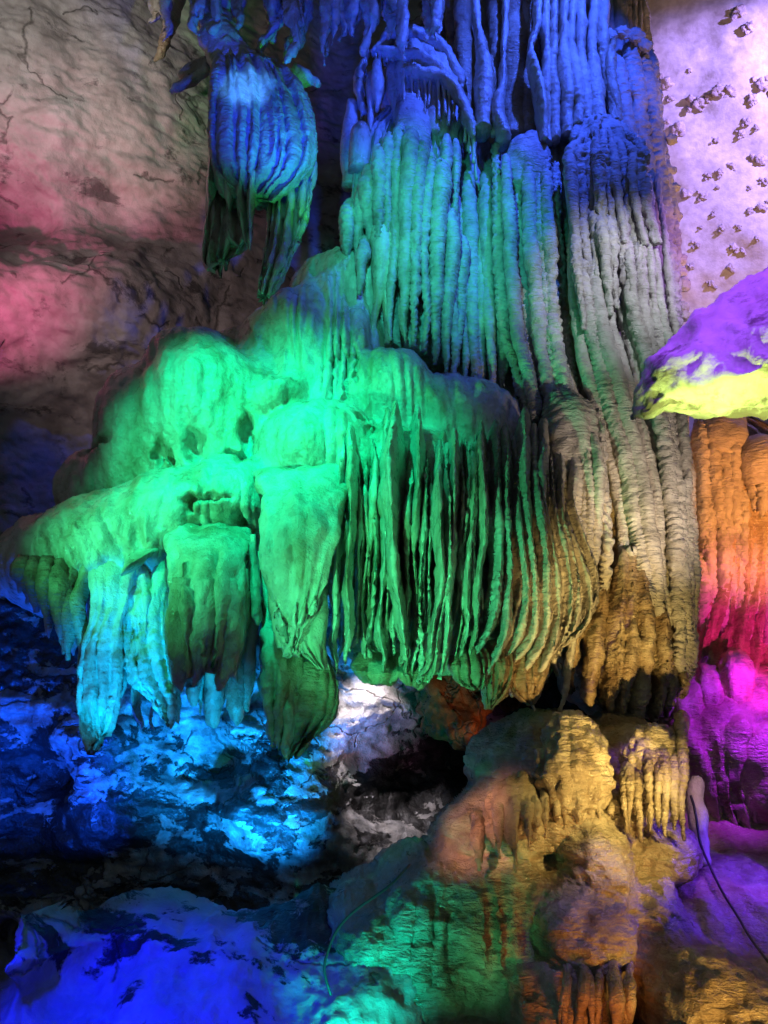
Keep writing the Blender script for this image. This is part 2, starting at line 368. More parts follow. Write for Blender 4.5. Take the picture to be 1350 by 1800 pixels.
def trim(V, f):
    """pull the first row of points outside f<0 back onto f=0, so that the cut edge is smooth"""
    ins = f < 0; P = np.zeros_like(V); n = np.zeros(f.shape)
    for ax, st in ((0, 1), (0, -1), (1, 1), (1, -1)):
        fi = np.roll(f, st, ax); ii = np.roll(ins, st, ax) & ~ins
        if ax == 0: ii[0 if st == 1 else -1] = False
        else: ii[:, 0 if st == 1 else -1] = False
        t = np.where(ii, -fi/np.maximum(f-fi, 1e-9), 0)[..., None]
        Vi = np.roll(V, st, ax); P += np.where(ii[..., None], Vi+(V-Vi)*t, 0); n += ii
    out = V.copy(); b = n > 0; out[b] = P[b]/n[b][:, None]
    return out, ins | b
def relief(parent, name, box, Yr, h, fn, m, nz=(), cut=None, label=None):
    x, z = grid(box, Yr, h); Y = fn(x, z)
    V = np.stack([x, Y+CAM[1], z], -1)
    V = bumps(V, False, nz)
    mask = None
    if cut is not None: V, mask = trim(V, Y-cut)
    global LAST; LAST = V
    return build(parent, name, V, False, m, mask=mask, label=label)
def bulges(items, k=.12, far=3.0):
    """smooth union of rounded masses; item (px,py,Yfront,rx,rz,depth,power,tilt)"""
    pr = []
    for px, py, Y, rx, rz, ry, pw, tl in items:
        c = at(px, py, Y+ry*.5); s = mpp(py, Y+ry*.5)
        pr.append((c[0], c[2], Y, rx*s, rz*s, ry, pw, math.radians(tl)))
    def f(x, z):
        acc = 0
        for cx, cz, Y, rx, rz, ry, pw, tl in pr:
            dx, dz = x-cx, z-cz
            a, b = dx*math.cos(tl)+dz*math.sin(tl), -dx*math.sin(tl)+dz*math.cos(tl)
            q = np.abs(a/rx)**pw+np.abs(b/rz)**pw
            fr = np.where(q < 1, Y+ry-ry*np.clip(1-q, 0, 1)**.62, Y+ry+far*(q-1)*ry)
            acc = acc+np.exp(-np.clip(fr-7, -4, 30)/k)
        return 7-k*np.log(np.maximum(acc, 1e-100))
    return f
def ribs(x, z, freq, warp=.5, seed=0):
    q = np.stack([x*freq*.6, z*.5, np.full_like(x, seed)], -1)
    return np.abs(np.sin(math.pi*(x*freq+warp*noise(q)*2)))

def curtain(parent, name, top, bot, n, r, m='rope', asp=1.3, end=.35, jit=.25, rip=(.012, .07, .3), lenj=0, nz=((.01, 7, .5, 'f'),), seg=14, step=.03, mid=0, swell=1.0, yj=.1):
    """n separate hanging ribs between two photo curves (each rib a part)"""
    top, bot = np.array(top, float), np.array(bot, float)
    out = []
    for i in range(n):
        t = np.clip((i+.5+rng.uniform(-jit, jit))/n, 0, 1); tt = np.array([t])
        a, b = cr(top, tt)[0], cr(bot, tt)[0]
        dy = rng.uniform(-yj, yj); a[2] += dy; b[2] += dy
        if lenj: b = a+(b-a)*(1-rng.uniform(0, lenj))
        rr = r*rng.uniform(.7, 1.3)
        P, R = [], []
        for u, k in ((0, .55), (.12, .95), (.35, 1.0*swell), (.65, 1.05*swell), (.88, .5+.5*end), (1, end)):
            p = a+(b-a)*u; p[0] += mid*math.sin(math.pi*u)+rng.uniform(-.12, .12)*r; P.append(tuple(p)); R.append(rr*k)
        out.append(flute(parent, name, P, R, m, asp=asp*rng.uniform(.8, 1.2), rip=rip, nz=nz, seg=seg, step=step))
    return out
#==MAIN==
# ================================================================== the setting: cave walls and floor
ROCK = ((.16, .8, .9, 'f'), (.07, 1.6, 2.2, 'r'), (.016, 6, 1.3, 'r'), (.012, 14, 1, 'f'))
# left wall, a leaning pale slab above, a broken bulge below the fold, dark bedding lower down
wl = tps([(-250, -200, 10.5), (100, -200, 11.2), (420, -200, 12.6), (-250, 150, 10.6), (60, 150, 11.0), (260, 150, 11.8), (420, 200, 13.0),
          (-200, 330, 10.9), (60, 335, 11.5), (220, 320, 11.9), (350, 340, 12.4), (-200, 385, 11.2), (60, 385, 11.9), (200, 375, 12.0), (330, 390, 12.3),
          (-200, 480, 10.6), (60, 480, 10.9), (220, 470, 11.3), (340, 480, 12.2), (-200, 600, 10.9), (80, 600, 11.3), (220, 620, 11.6), (400, 560, 12.6),
          (-200, 700, 11.9), (100, 720, 12.2), (300, 720, 12.6), (-200, 900, 12.2), (100, 900, 12.3), (300, 900, 12.6),
          (600, 0, 13.6), (600, 350, 13.6), (600, 700, 13.2), (850, 300, 13.6), (850, -200, 13.6)])
left_wall = relief(None, 'cave_wall_left', (-330, -260, 900, 1000), 12, .03, wl, 'grey', ROCK)
left_wall['kind'] = 'structure'
# right wall, smooth and pale, leaning over
wr = tps([(1000, -250, 12.3), (1500, -250, 11.2), (1000, 250, 12.6), (1500, 250, 11.6), (1000, 800, 12.8), (1500, 800, 12.0), (1250, 500, 12.3), (1250, 1300, 12.6)])
right_wall = relief(None, 'cave_wall_right', (930, -260, 1560, 1300), 12, .035, wr, 'pale', ((.10, .7, 1, 'f'), (.006, 5, 1, 'f')))
right_wall['kind'] = 'structure'; RW = LAST; RWP = project(RW)
# lower wall with ledges under the cascade
wb = tps([(-250, 1000, 9.6), (100, 1000, 10.0), (400, 1000, 10.4), (700, 1000, 10.6), (1000, 1000, 10.8), (-250, 1150, 9.3), (100, 1150, 9.6), (400, 1200, 9.9), (700, 1180, 10.2), (950, 1200, 11.4),
          (-250, 1290, 9.0), (100, 1290, 9.2), (400, 1290, 9.6), (640, 1290, 9.8), (590, 1230, 9.8), (700, 1240, 10.0), (720, 1330, 10.6), (850, 1290, 11.4),
          (-250, 1350, 9.5), (100, 1350, 9.8), (400, 1345, 10.0), (640, 1350, 10.1), (-250, 1400, 9.0), (150, 1400, 9.2), (400, 1400, 9.3), (600, 1420, 9.6), (720, 1420, 10.5),
          (-250, 1490, 9.5), (150, 1490, 9.7), (400, 1500, 9.7), (620, 1500, 9.6), (-250, 1600, 9.7), (300, 1600, 9.7), (600, 1600, 9.3), (800, 1600, 9.0), (-200, 1850, 9.6), (700, 1850, 9.0)])
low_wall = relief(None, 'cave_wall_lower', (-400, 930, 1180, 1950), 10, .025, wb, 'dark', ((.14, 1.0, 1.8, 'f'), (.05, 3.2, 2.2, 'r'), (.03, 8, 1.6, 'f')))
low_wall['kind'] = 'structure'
# foreground floor block with a worn upper edge, and the floor sheet under everything
fb = tps([(-300, 1600, 6.6), (0, 1600, 6.9), (60, 1640, 7.5), (180, 1660, 7.3), (300, 1648, 7.2), (450, 1645, 7.2), (600, 1660, 7.3), (-300, 1700, 6.2), (0, 1700, 6.6), (130, 1720, 7.1), (220, 1740, 6.8), (400, 1720, 6.8), (600, 1720, 6.9),
          (-300, 1850, 5.9), (100, 1850, 6.5), (400, 1850, 6.3), (650, 1850, 6.4), (800, 1660, 7.5), (800, 1850, 6.9)])
x, z = grid((-420, 1600, 800, 1990), 6.9, .02); Y = fb(x, z)
edge = at(0, 1652, 7.2)[2]+.12*noise(np.stack([x*1.3, 0*x, 0*x+4], -1))+.03*noise(np.stack([x*3, 0*x, 0*x+9], -1))+np.clip(-2.35-x, 0, .25)*.9
Y = Y+np.clip(z-edge+.05, 0, .5)**1.5*8
V = bumps(np.stack([x, Y, z], -1), False, ((.07, 1.1, .7, 'f'), (.06, 2.6, .5, 'r'), (.03, 7, .5, 'r'), (.012, 16, .6, 'f')))
V, mk = trim(V, z-edge-.16)
o = build(None, 'cave_floor_block', V, False, 'block', mask=mk); o['kind'] = 'structure'
x, y = np.meshgrid(np.linspace(-14, 14, 160), np.linspace(-6, 22, 160))
V = np.stack([x, y, -1.9+0*x], -1); V[..., 2] += .15*fbm(V*.5, 3)
o = build(None, 'cave_floor', V[::-1], False, 'block'); o['kind'] = 'structure'
# ceiling far above
x, y = np.meshgrid(np.linspace(-14, 14, 120), np.linspace(-4, 20, 120))
V = np.stack([x, y, 18.0+0*x], -1); V[..., 2] += .5*fbm(V*.4, 3)
o = build(None, 'cave_ceiling', V, False, 'grey'); o['kind'] = 'structure'

# popcorn nodules on the right wall: clusters of knobs, each cluster one part of the wall
def lump(parent, name, px, py, Y, r, m, k=5, squash=1.0, amp=.35):
    c = at(px, py, Y); s = r*mpp(py, Y)
    th, ph = np.meshgrid(np.linspace(.02, math.pi-.02, 16), np.linspace(0, 2*math.pi, 24, endpoint=False), indexing='ij')
    d = np.stack([np.sin(th)*np.cos(ph), np.sin(th)*np.sin(ph), np.cos(th)], -1)
    sd = rng.uniform(0, 60)
    rad = 1+amp*fbm(d*1.3+sd, 2)+amp*.8*(.4-np.abs(noise(d*k*.6+sd)))
    V = c+d*rad[..., None]*s*np.array([1, .55, squash])
    return build(parent, name, V, True, m, caps=True)
NOD = [(1300,20,14),(1318,48,13),(1170,148,16),(1152,138,9),(1230,182,17),(1262,160,16),(1282,158,12),(1246,172,10),(1192,228,17),(1340,150,15),(1322,175,12),(1312,215,9),(1303,236,8),
       (1258,247,7),(1336,282,13),(1246,310,8),(1266,304,9),(1286,292,8),(1206,342,12),(1236,346,9),(1254,378,7),(1270,402,8),(1340,366,12),(1318,372,9),(1300,400,6),(1290,436,9),(1226,432,8),
       (1306,442,6),(1284,470,9),(1262,330,5),(1180,175,7),(1212,125,5),(1330,225,6),(1345,320,8),(1232,400,5),(1318,330,5),(1250,500,8),(1215,470,7),(1330,420,6),
       (1292,760,9),(1310,775,8),(1330,752,8),(1345,780,9),(1322,795,7),(1300,745,7),(1285,740,6)]
for px, py, r in NOD:
    Y = RW.reshape(-1, 3)[np.argmin((RWP[0]-px)**2+(RWP[1]-py)**2)][1]
    r *= .72; lump(right_wall, 'popcorn_nodule', px, py, Y, r, 'nodule', amp=.6)
    for j in range(4): lump(right_wall, 'popcorn_nodule', px+rng.uniform(-1, 1)*r*1.6, py+rng.uniform(-1, 1)*r*1.3, Y, r*rng.uniform(.35, .6), 'nodule')

# ================================================================== green flowstone cascade
T = thing('flowstone_cascade', 'broad green-lit flowstone cascade of rounded bulges with long curtains hanging below', 'flowstone', (560, 1200, 8.6))
B = bulges([
 (345, 700, 8.55, 108, 128, .9, 2.2, 0), (240, 750, 8.95, 90, 130, .9, 2.2, 8), (330, 620, 8.9, 90, 60, .8, 2, 0),
 (560, 640, 9.1, 150, 130, 1.0, 2.2, 20), (600, 520, 9.55, 62, 110, .7, 2.2, 0), (500, 590, 9.3, 90, 70, .7, 2, 20),
 (688, 690, 8.75, 76, 92, .75, 2.6, 0), (800, 770, 8.75, 170, 105, .9, 2.1, -28), (900, 830, 8.55, 95, 62, .7, 2.2, -12),
 (560, 790, 8.05, 125, 108, 1.0, 2.1, 0), (700, 830, 8.15, 120, 105, .9, 2.2, -8), (490, 700, 8.6, 52, 40, .6, 2, 20),
 (410, 880, 8.15, 110, 98, .9, 2.2, 5), (210, 950, 8.05, 170, 118, .9, 2.4, 14), (90, 985, 8.25, 100, 75, .7, 2.1, 30), (300, 900, 8.1, 120, 90, .8, 2.2, 8),
 (800, 880, 8.2, 120, 70, .7, 2.3, -14), (150, 850, 9.2, 60, 80, .6, 2, 0), (480, 800, 8.75, 330, 200, .7, 2.2, 0), (50, 975, 8.35, 85, 75, .6, 2.1, 30), (845, 735, 9.0, 150, 80, .8, 2.1, -24), (600, 520, 9.5, 100, 110, .7, 2.2, 0), (520, 560, 9.35, 110, 60, .6, 2.1, 25), (420, 700, 9.3, 260, 150, .5, 2.2, 15)], k=.14)
def fbody(x, z):
    Y = B(x, z)
    q = np.stack([x*2.2, z*.9, 0*x], -1)
    Y = Y+.09*fbm(q, 3)-.05*ribs(x, z, 3.2, 1.0, 8)*(.5+noise(np.stack([x*.9, z*.9, 0*x+2], -1)))
    def gate(px, py, Yq, rx, rz):
        c = at(px, py, Yq); s = mpp(py, Yq); d = ((x-c[0])/(rx*s))**2+((z-c[2])/(rz*s))**2; return np.exp(-d**2)
    Y = Y-.11*ribs(x, z, 6.5, .6, 1)*gate(590, 600, 9.3, 80, 130)
    Y = Y-.05*ribs(x, z, 5, .6, 2)*gate(690, 690, 8.8, 90, 70)
    Y = Y-.08*ribs(x, z, 6.0, .7, 3)*gate(720, 870, 8.2, 260, 75)
    Y = Y-.06*ribs(x, z, 5.0, .8, 4)*gate(400, 920, 8.2, 90, 60)
    Y = Y-.05*ribs(x+z*.4, z, 3.5, .8, 5)*gate(180, 980, 8.1, 170, 90)
    Y = Y-.03*ribs(x, z, 4, .5, 6)*gate(345, 690, 8.6, 80, 120)
    # water-worn pockets
    for px, py, rx, rz, dp in ((265, 775, 12, 24, .35), (330, 770, 11, 26, .35), (285, 790, 7, 16, .3), (425, 760, 9, 50, .5), (405, 790, 20, 8, .4), (390, 893, 26, 5, .3), (430, 925, 12, 16, .4), (350, 905, 10, 14, .3),
                           (635, 738, 12, 5, .3), (650, 765, 6, 12, .2), (820, 808, 8, 14, .3), (860, 820, 9, 16, .35), (900, 815, 8, 18, .4), (930, 825, 7, 16, .4), (845, 855, 8, 14, .3), (580, 640, 4, 50, .25), (603, 630, 3, 55, .25), (622, 610, 3, 45, .2),
                           (130, 745, 40, 8, .3), (655, 900, 6, 60, .3), (700, 890, 5, 26, .3), (735, 880, 6, 24, .3), (600, 900, 5, 30, .3), (550, 880, 5, 20, .2)):
        c = at(px, py, 8.5); s = mpp(py, 8.5); wx = .05*noise(np.stack([x*9, z*9, 0*x+px], -1))
        d = ((x-c[0]+wx)/(rx*s))**2+((z-c[2]+wx)/(rz*s))**2; Y = Y+dp*.55*np.exp(-d**2)
    return Y
relief(T, 'body', (-60, 380, 1080, 1130), 8.9, .016, fbody, 'calcite', ((.03, 2.0, .6, 'f'), (.014, 7, .3, 'f'), (.010, 16, .3, 'f'), (.005, 30, 1, 'f')), cut=10.4)

# left fringe, brown
for i, (xa, ya, xb, yb, r) in enumerate([(40,985,30,1040,16),(62,985,62,1075,15),(85,985,85,1105,16),(108,990,105,1135,17),(130,1000,122,1160,15),(150,1000,140,1182,13),(52,1000,45,1062,10),(97,1000,92,1122,10),(118,1000,114,1150,9)]):
    flute(T, 'drip_fringe', [(xa, ya, 8.2), ((xa+xb)/2-4, (ya*2+yb)/3, 8.1), ((xa+xb)/2, (ya+yb*2)/3, 8.12), (xb, yb, 8.15)], [r*.8, r*1.1, r*.8, 2], 'tan', 1.4, nz=((.03, 5, .6, 'f'), (.01, 15, 1, 'f')))
# big hanging tongues on the left
lens(T, 'hanging_tongue', [(130,930,260,930,8.15),(160,1060,225,1060,8.05),(146,1140,212,1140,8.0),(140,1220,213,1215,7.98),(142,1265,205,1250,7.98),(160,1284,196,1287,8.0)], 'calcite', .09, .06, (4, .08), .3, nz=((.06, 3, .4, 'f'), (.025, 9, .8, 'n'), (.008, 24, 1, 'f')))
lens(T, 'hanging_tongue', [(195,945,310,945,8.2),(208,1060,285,1060,8.15),(207,1130,292,1130,8.1),(222,1180,303,1200,8.08),(262,1230,310,1245,8.08),(288,1270,304,1275,8.08)], 'calcite', .09, .06, (4, .08), .25, nz=((.06, 3, .5, 'f'), (.02, 14, 2.5, 'f'), (.02, 8, .8, 'n')))
lens(T, 'hanging_tongue', [(232,965,285,965,8.0),(215,1000,262,975,8.0),(212,1012,250,990,8.0)], 'calcite', .1, .1, nz=((.02, 6, 1, 'f'),))
# three-fingered drapery
lens(T, 'fingered_drapery', [(288,930,445,930,8.1),(290,975,438,970,7.85),(296,1050,428,1050,7.68),(295,1100,430,1100,7.66),(300,1150,425,1145,7.68),(306,1185,412,1175,7.72)], 'calcite', .22, .12, (3, .14), .16, nz=((.06, 3, .6, 'f'), (.03, 9, .8, 'n'), (.008, 24, 1, 'f')))
for P, R in (([(325,1020,7.62),(318,1110,7.58),(318,1180,7.6),(322,1216,7.62)], [20,26,17,3]), ([(362,1020,7.55),(358,1100,7.52),(350,1160,7.55),(340,1208,7.6)], [20,26,18,3]), ([(398,1020,7.62),(400,1100,7.6),(392,1165,7.6),(384,1214,7.62)], [20,25,17,3])):
    flute(T, 'drapery_finger', P, R, 'calcite', .9, nz=((.03, 5, .6, 'f'), (.012, 14, .8, 'f')), seg=22)
for xa, ya, xb, yb, r, Y in ((345,1100,340,1240,14,8.2),(375,1130,372,1280,15,8.25),(412,1100,412,1275,15,8.15),(300,1180,296,1255,10,8.15),(435,1040,415,1200,12,8.0),(447,1060,432,1250,12,8.2),(430,1000,405,1160,10,7.9),(445,940,450,1100,10,8.0)):
    flute(T, 'hanging_blade', [(xa, ya, Y), ((xa+xb)/2, (ya+yb)/2, Y), (xb, yb-25, Y), (xb+3, yb, Y)], [r*.7, r*1.1, r*.9, 3], 'calcite', 1.5, nz=((.03, 5, .6, 'f'), (.01, 14, 1, 'f')))
for i in range(20):
    px = 135+i*17+rng.uniform(-6, 6); yb = rng.uniform(1190, 1290)-(0 if 160 < px < 440 else 40); Y = rng.uniform(8.15, 8.6); r = rng.uniform(7, 15)
    flute(T, 'hanging_blade', [(px+rng.uniform(-6, 10), 985, Y+.2), (px+4, 1060, Y), (px+rng.uniform(-6, 6), (1060+yb)/2, Y-.02), (px-3, yb-30, Y), (px+rng.uniform(-8, 8), yb, Y)], [r*1.2, r*1.2, r, r*.7, 1.5], 'calcite', 1.8, nz=((.035, 5, .5, 'f'), (.014, 14, .8, 'f')), seg=20, blade=.5, wander=.03)
# broad green tongue and the dark ones under it
lens(T, 'hanging_tongue', [(445,830,625,830,8.0),(458,885,606,880,7.68),(460,945,600,945,7.5),(468,1010,588,1010,7.5),(480,1070,566,1065,7.55),(498,1120,540,1110,7.6),(506,1152,522,1152,7.65)], 'calcite', .24, .12, (4, .09), .06, nz=((.07, 3, .5, 'f'), (.025, 9, .6, 'n'), (.008, 24, 1, 'f')))
lens(T, 'hanging_tongue', [(462,960,478,960,7.7),(470,1030,490,1030,7.7),(478,1090,500,1090,7.7),(488,1140,506,1140,7.72)], 'calcite', .14, .1, nz=((.02, 6, .6, 'f'),))
lens(T, 'hanging_tongue', [(540,1040,580,1020,7.75),(528,1100,575,1080,7.75),(525,1140,572,1130,7.75),(560,1175,580,1178,7.75)], 'calcite', .14, .1, (2, .05), nz=((.03, 5, .6, 'f'),))
lens(T, 'hanging_tongue', [(455,1080,500,1100,8.0),(460,1150,530,1160,7.95),(465,1220,528,1225,7.95),(470,1285,520,1290,7.95),(474,1304,510,1310,7.95)], 'calcite', .12, .1, (3, .08), .2, nz=((.05, 4, .7, 'f'), (.02, 16, 1, 'f')))
lens(T, 'hanging_tongue', [(515,1130,560,1130,8.05),(515,1180,592,1180,8.0),(505,1250,592,1245,8.0),(498,1300,575,1275,8.0),(500,1335,528,1322,8.0)], 'tan', .12, .1, (4, .08), .18, nz=((.04, 4, .7, 'f'), (.015, 16, 1, 'f')))
# long curtains: (top, bottom) blades with the swept lower edge
LONG = [(600,870,590,1180,13,7.9),(618,880,612,1165,13,7.8),(640,880,628,1100,11,7.85),(655,870,640,1185,12,8.0),(672,890,668,1190,14,7.75),(690,880,706,1170,15,7.65),(712,890,714,1185,13,7.75),(732,880,722,1190,12,7.7),
        (748,885,735,1195,11,7.7),(765,880,742,1200,12,7.65),(782,890,756,1195,10,7.65),(798,880,770,1190,11,7.65),(812,890,790,1185,10,7.7),(828,885,800,1165,11,7.7),(843,890,826,1150,11,7.75),(628,900,650,1175,10,8.05),(700,900,690,1150,9,8.0)]
LONG = LONG+[(a+9, b+8, c+8, d-25, r*.9, Y+.22) for a, b, c, d, r, Y in LONG]
for xa, ya, xb, yb, r, Y in LONG:
    dx = xb-xa; r *= rng.uniform(.6, 1.25); Y += rng.uniform(-.06, .22); ya += rng.uniform(-30, 30); xa += rng.uniform(-5, 5)
    flute(T, 'curtain_blade', [(xa, ya-70, Y+.75), (xa, ya-30, Y+.32), (xa, ya+15, Y+.02), (xa+dx*.12, ya+(yb-ya)*.35, Y-.02), (xa+dx*.35, ya+(yb-ya)*.7, Y), (xa+dx*.7, ya+(yb-ya)*.9, Y+.03), (xb, yb, Y+.08)],
          [r*1.8, r*1.8, r*1.35, r, r*.8, r*.6, 3], 'calcite', 3.2, rip=(.008, .08, .3), nz=((.03, 4, .5, 'f'), (.012, 14, .8, 'f')), seg=26, blade=.75, wander=.04)
RIB = [(868,880,838,1180,13,7.95),(885,870,862,1215,14,7.95),(902,880,890,1200,12,7.98),(918,870,905,1205,13,8.0),(935,875,925,1215,13,8.02),(950,870,942,1225,13,8.05),(966,880,955,1200,12,8.1),(980,890,972,1180,12,8.15),(856,890,850,1160,10,8.0),(995,900,985,1170,11,8.2)]
RIB = RIB+[(a+8, b+8, c+7, d-25, r*.9, Y+.2) for a, b, c, d, r, Y in RIB]
for xa, ya, xb, yb, r, Y in RIB:
    dx = xb-xa-18; bow = (xa-840)*.22; r *= rng.uniform(.6, 1.1); Y += rng.uniform(-.05, .12); ya += rng.uniform(-25, 25)
    flute(T, 'curtain_blade', [(xa, ya-70, Y+.7), (xa, ya-30, Y+.3), (xa+2, ya+30, Y-.02), (xa+4+bow, ya+(yb-ya)*.45, Y-.06), (xa+dx*.3+4+bow, ya+(yb-ya)*.72, Y-.05), (xa+dx*.75, ya+(yb-ya)*.92, Y), (xb-4, yb+20, Y+.06)],
          [r*1.7, r*1.6, r*1.25, r*1.15, r*1.2, r*.8, 3], 'rope', 2.6, rip=(.012, .06, .7), nz=((.025, 4, .5, 'f'), (.01, 14, 1, 'f')), seg=26, step=.022, blade=.6, wander=.03)
for rows in ([(795,1130,830,1120,7.95),(790,1170,860,1150,7.92),(800,1200,862,1195,7.9),(828,1212,848,1214,7.9)], [(845,1130,890,1120,8.0),(850,1180,905,1170,7.98),(850,1225,895,1210,7.98),(856,1248,864,1246,7.98)],
             [(880,1140,965,1130,8.08),(890,1190,962,1180,8.05),(905,1220,950,1215,8.05),(928,1238,938,1236,8.05)], [(620,1150,700,1150,8.1),(622,1180,705,1180,8.05),(640,1200,690,1205,8.05)], [(690,1160,770,1165,8.0),(700,1185,760,1190,8.0),(715,1200,735,1208,8.0)]):
    lens(T, 'curtain_hem', rows, 'tan', .14, .1, (4, .05), .03, nz=((.03, 5, .8, 'f'), (.012, 16, 1.5, 'f')), foldmask=lambda v: 1+0*v)
# dark hollow behind the curtains
lens(T, 'hollow_back', [(560,860,1000,860,9.0),(560,960,1000,960,8.8),(580,1060,990,1060,8.8),(600,1140,980,1150,8.9),(640,1180,960,1190,9.0)], 'tan', .1, .3, (14, .06), .08, foldmask=lambda v: 1+0*v, seg=120)

# ================================================================== tall column with rope-like ribs
K = thing('ribbed_column', 'tall massive grey column of rope-like ribs right of the green cascade', 'column', (1100, 1260, 8.8))
lens(K, 'core', [(960,-60,1130,-60,10.3),(930,120,1150,120,10.2),(880,260,1165,260,10.0),(870,420,1180,420,9.8),(900,600,1195,600,9.6),(950,800,1215,800,9.3),(990,950,1222,950,9.1),(1005,1100,1222,1080,9.0),(1010,1200,1205,1200,8.95),(1060,1250,1175,1262,8.95)],
     'rope', .2, 3.2, (16, .07), .03, seg=200, foldmask=lambda v: 1+0*v, nz=((.03, 3, .5, 'f'), (.015, 10, .7, 'f')))  # unseen back extended deep to block lamp spill towards the left wall
RP = (.032, .085, .8)
def rope(P, R, m='rope', asp=1.0, rp=RP, seg=18, st=.02, nm='rib', nz=((.018, 7, .6, 'f'), (.008, 22, 1, 'f'))):
    rp = (rp[0]*rng.choice([.25, .6, 1, 1.1]), rp[1]*rng.uniform(.8, 1.3), rp[2]); k = rng.uniform(.7, 1.08); dy = rng.uniform(-.1, .08); R = [x*k for x in R]; P = [(a+rng.uniform(-2.5, 2.5), b, c+dy) for a, b, c in P]; P[0] = (P[0][0], P[0][1]+rng.uniform(-25, 25), P[0][2]+.1)
    return flute(K, nm, P, R, m, asp, rip=rp, nz=nz, seg=seg, step=st)
# column B with its dome
flute(K, 'dome_top', [(930,238,9.6),(930,246,9.58),(928,275,9.55),(925,330,9.55)], [4,26,40,38], 'rope', .7, nz=((.04, 6, 1, 'f'), (.03, 12, 1, 'n')), seg=48)
for xa, xb, xc, r in ((872,885,920,13),(890,905,935,13),(908,925,950,13),(925,945,968,14),(943,962,985,13),(960,975,998,12),(975,990,1006,10)):
    rope([(xa, 252+abs(xa-925)*.45, 9.45), (xa+5, 400, 9.38), (xb, 560, 9.35), (xc, 700, 9.1), (xc+8, 740, 9.05)], [r*.6, r, r*1.05, r, r*.7])
flute(K, 'knuckle', [(985,690,9.0),(990,715,8.95),(1000,750,8.85),(1010,830,8.75),(1012,900,8.7)], [18,36,44,40,20], 'rope', .8, rip=RP, sub=(7, .1), seg=44, step=.02)
for xa, xm, xb, yb, r in ((962,985,1000,1020,12),(980,1005,1012,1050,13),(998,1018,1022,1075,12),(1016,1032,1030,1080,12),(1032,1046,1040,1060,11),(1046,1060,1062,1040,12)):
    rope([(xa, 725, 8.85), (xm, 820, 8.65), (xm+6, 930, 8.55), (xb, yb-40, 8.5), (xb-14, yb+30, 8.52)], [r*.6, r*1.1, r, r*.8, 3], asp=1.5)
for xa, yb, r in ((1000,1090,12),(984,1120,11),(1012,1170,10)):
    rope([(xa, 860, 8.6), (xa+8, 960, 8.45), (xa+6, 1050, 8.4), (xa-8, yb, 8.4), (xa-28, yb+80, 8.42)], [r*.6, r, r, r*.8, 3], asp=1.8)
# stretch between B and C
for xa, xb, xc, yb in ((985,1020,1060,1000),(1000,1036,1075,1040),(1014,1050,1092,1080)):
    rope([(xa, 400, 9.55), (xa+10, 560, 9.45), (xb, 720, 9.25), (xc-8, 880, 9.0), (xc, yb, 8.8)], [8, 10, 10, 11, 5], 'tan')
# column C: dome, blocky tiers, long ropes
flute(K, 'dome_top', [(1058,206,9.55),(1060,216,9.52),(1062,245,9.45),(1068,300,9.4),(1072,360,9.4)], [5,38,58,62,50], 'rope', .4, sub=(14, .06), nz=((.05, 5, 1, 'f'), (.05, 8, .8, 'n')), seg=70)
for i in range(9):
    u = i/8; xa = 1000+u*125
    rope([(xa*.6+1060*.4, 222+50*abs(u-.5), 9.3), (xa+2, 265, 9.16), (xa+4, 310, 9.12), (xa+16+10*u, 430, 9.1)], [5, 10, 12, 7], rp=(.035, .16, .2), nz=((.02, 9, 1, 'f'),))
    h = rng.uniform(-50, 40); rope([(xa+6, 370+h, 9.25), (xa+14, 430+h, 9.06), (xa+26, 570+h, 9.02)], [5, 11, 5], rp=(.028, .11, .3))
CR = [(1003,1010,1040,1085,1112,1010,14),(1018,1030,1062,1108,1140,1080,15),(1036,1050,1085,1130,1160,1110,15),(1054,1070,1108,1150,1172,1160,14),(1072,1092,1130,1165,1185,1140,13),(1090,1110,1148,1178,1192,1180,13),(1108,1128,1160,1190,1200,1190,13),(1126,1146,1172,1200,1210,1200,13),(1142,1162,1184,1208,1214,1180,12),(1154,1176,1194,1214,1222,1130,10)]
for a, b, c, d, e, yb, r in CR:
    rope([(a, 330, 9.35), (b, 520, 9.12), (c, 680, 9.0), (d, 860, 8.8), ((d+e)/2, 980, 8.68), (e, yb-40, 8.6), (e, yb, 8.62)], [r*.6, r, r*1.1, r*1.1, r*1.1, r*.8, 3])
rope([(1196,900,8.75),(1202,1000,8.6),(1206,1100,8.55),(1208,1150,8.55),(1200,1195,8.58)], [8,15,17,18,4], asp=1.2)
# D: beaded pillar on the right edge
for xa, xb, xc, r in ((1082,1105,1150,15),(1106,1130,1170,17),(1126,1152,1184,14),(1142,1166,1192,11)):
    rope([(xa, 62+abs(xa-1108), 9.95), (xa+8, 130, 9.85), (xb, 260, 9.75), (xb+18, 400, 9.65), (xc, 560, 9.55), (xc+8, 700, 9.5)], [r*.5, r, r*1.05, r*1.05, r, r*.6], rp=(.03, .17, .2))
for px, py, r in ((1196,455,11),(1199,478,9),(1200,500,13),(1202,540,10),(1188,330,8),(1183,300,7),(1190,380,9),(1180,245,10),(1205,555,9),(1095,58,13),(1118,64,14),(1134,80,11),(1072,62,12)):
    lump(K, 'bead', px, py, 9.75, r, 'rope')
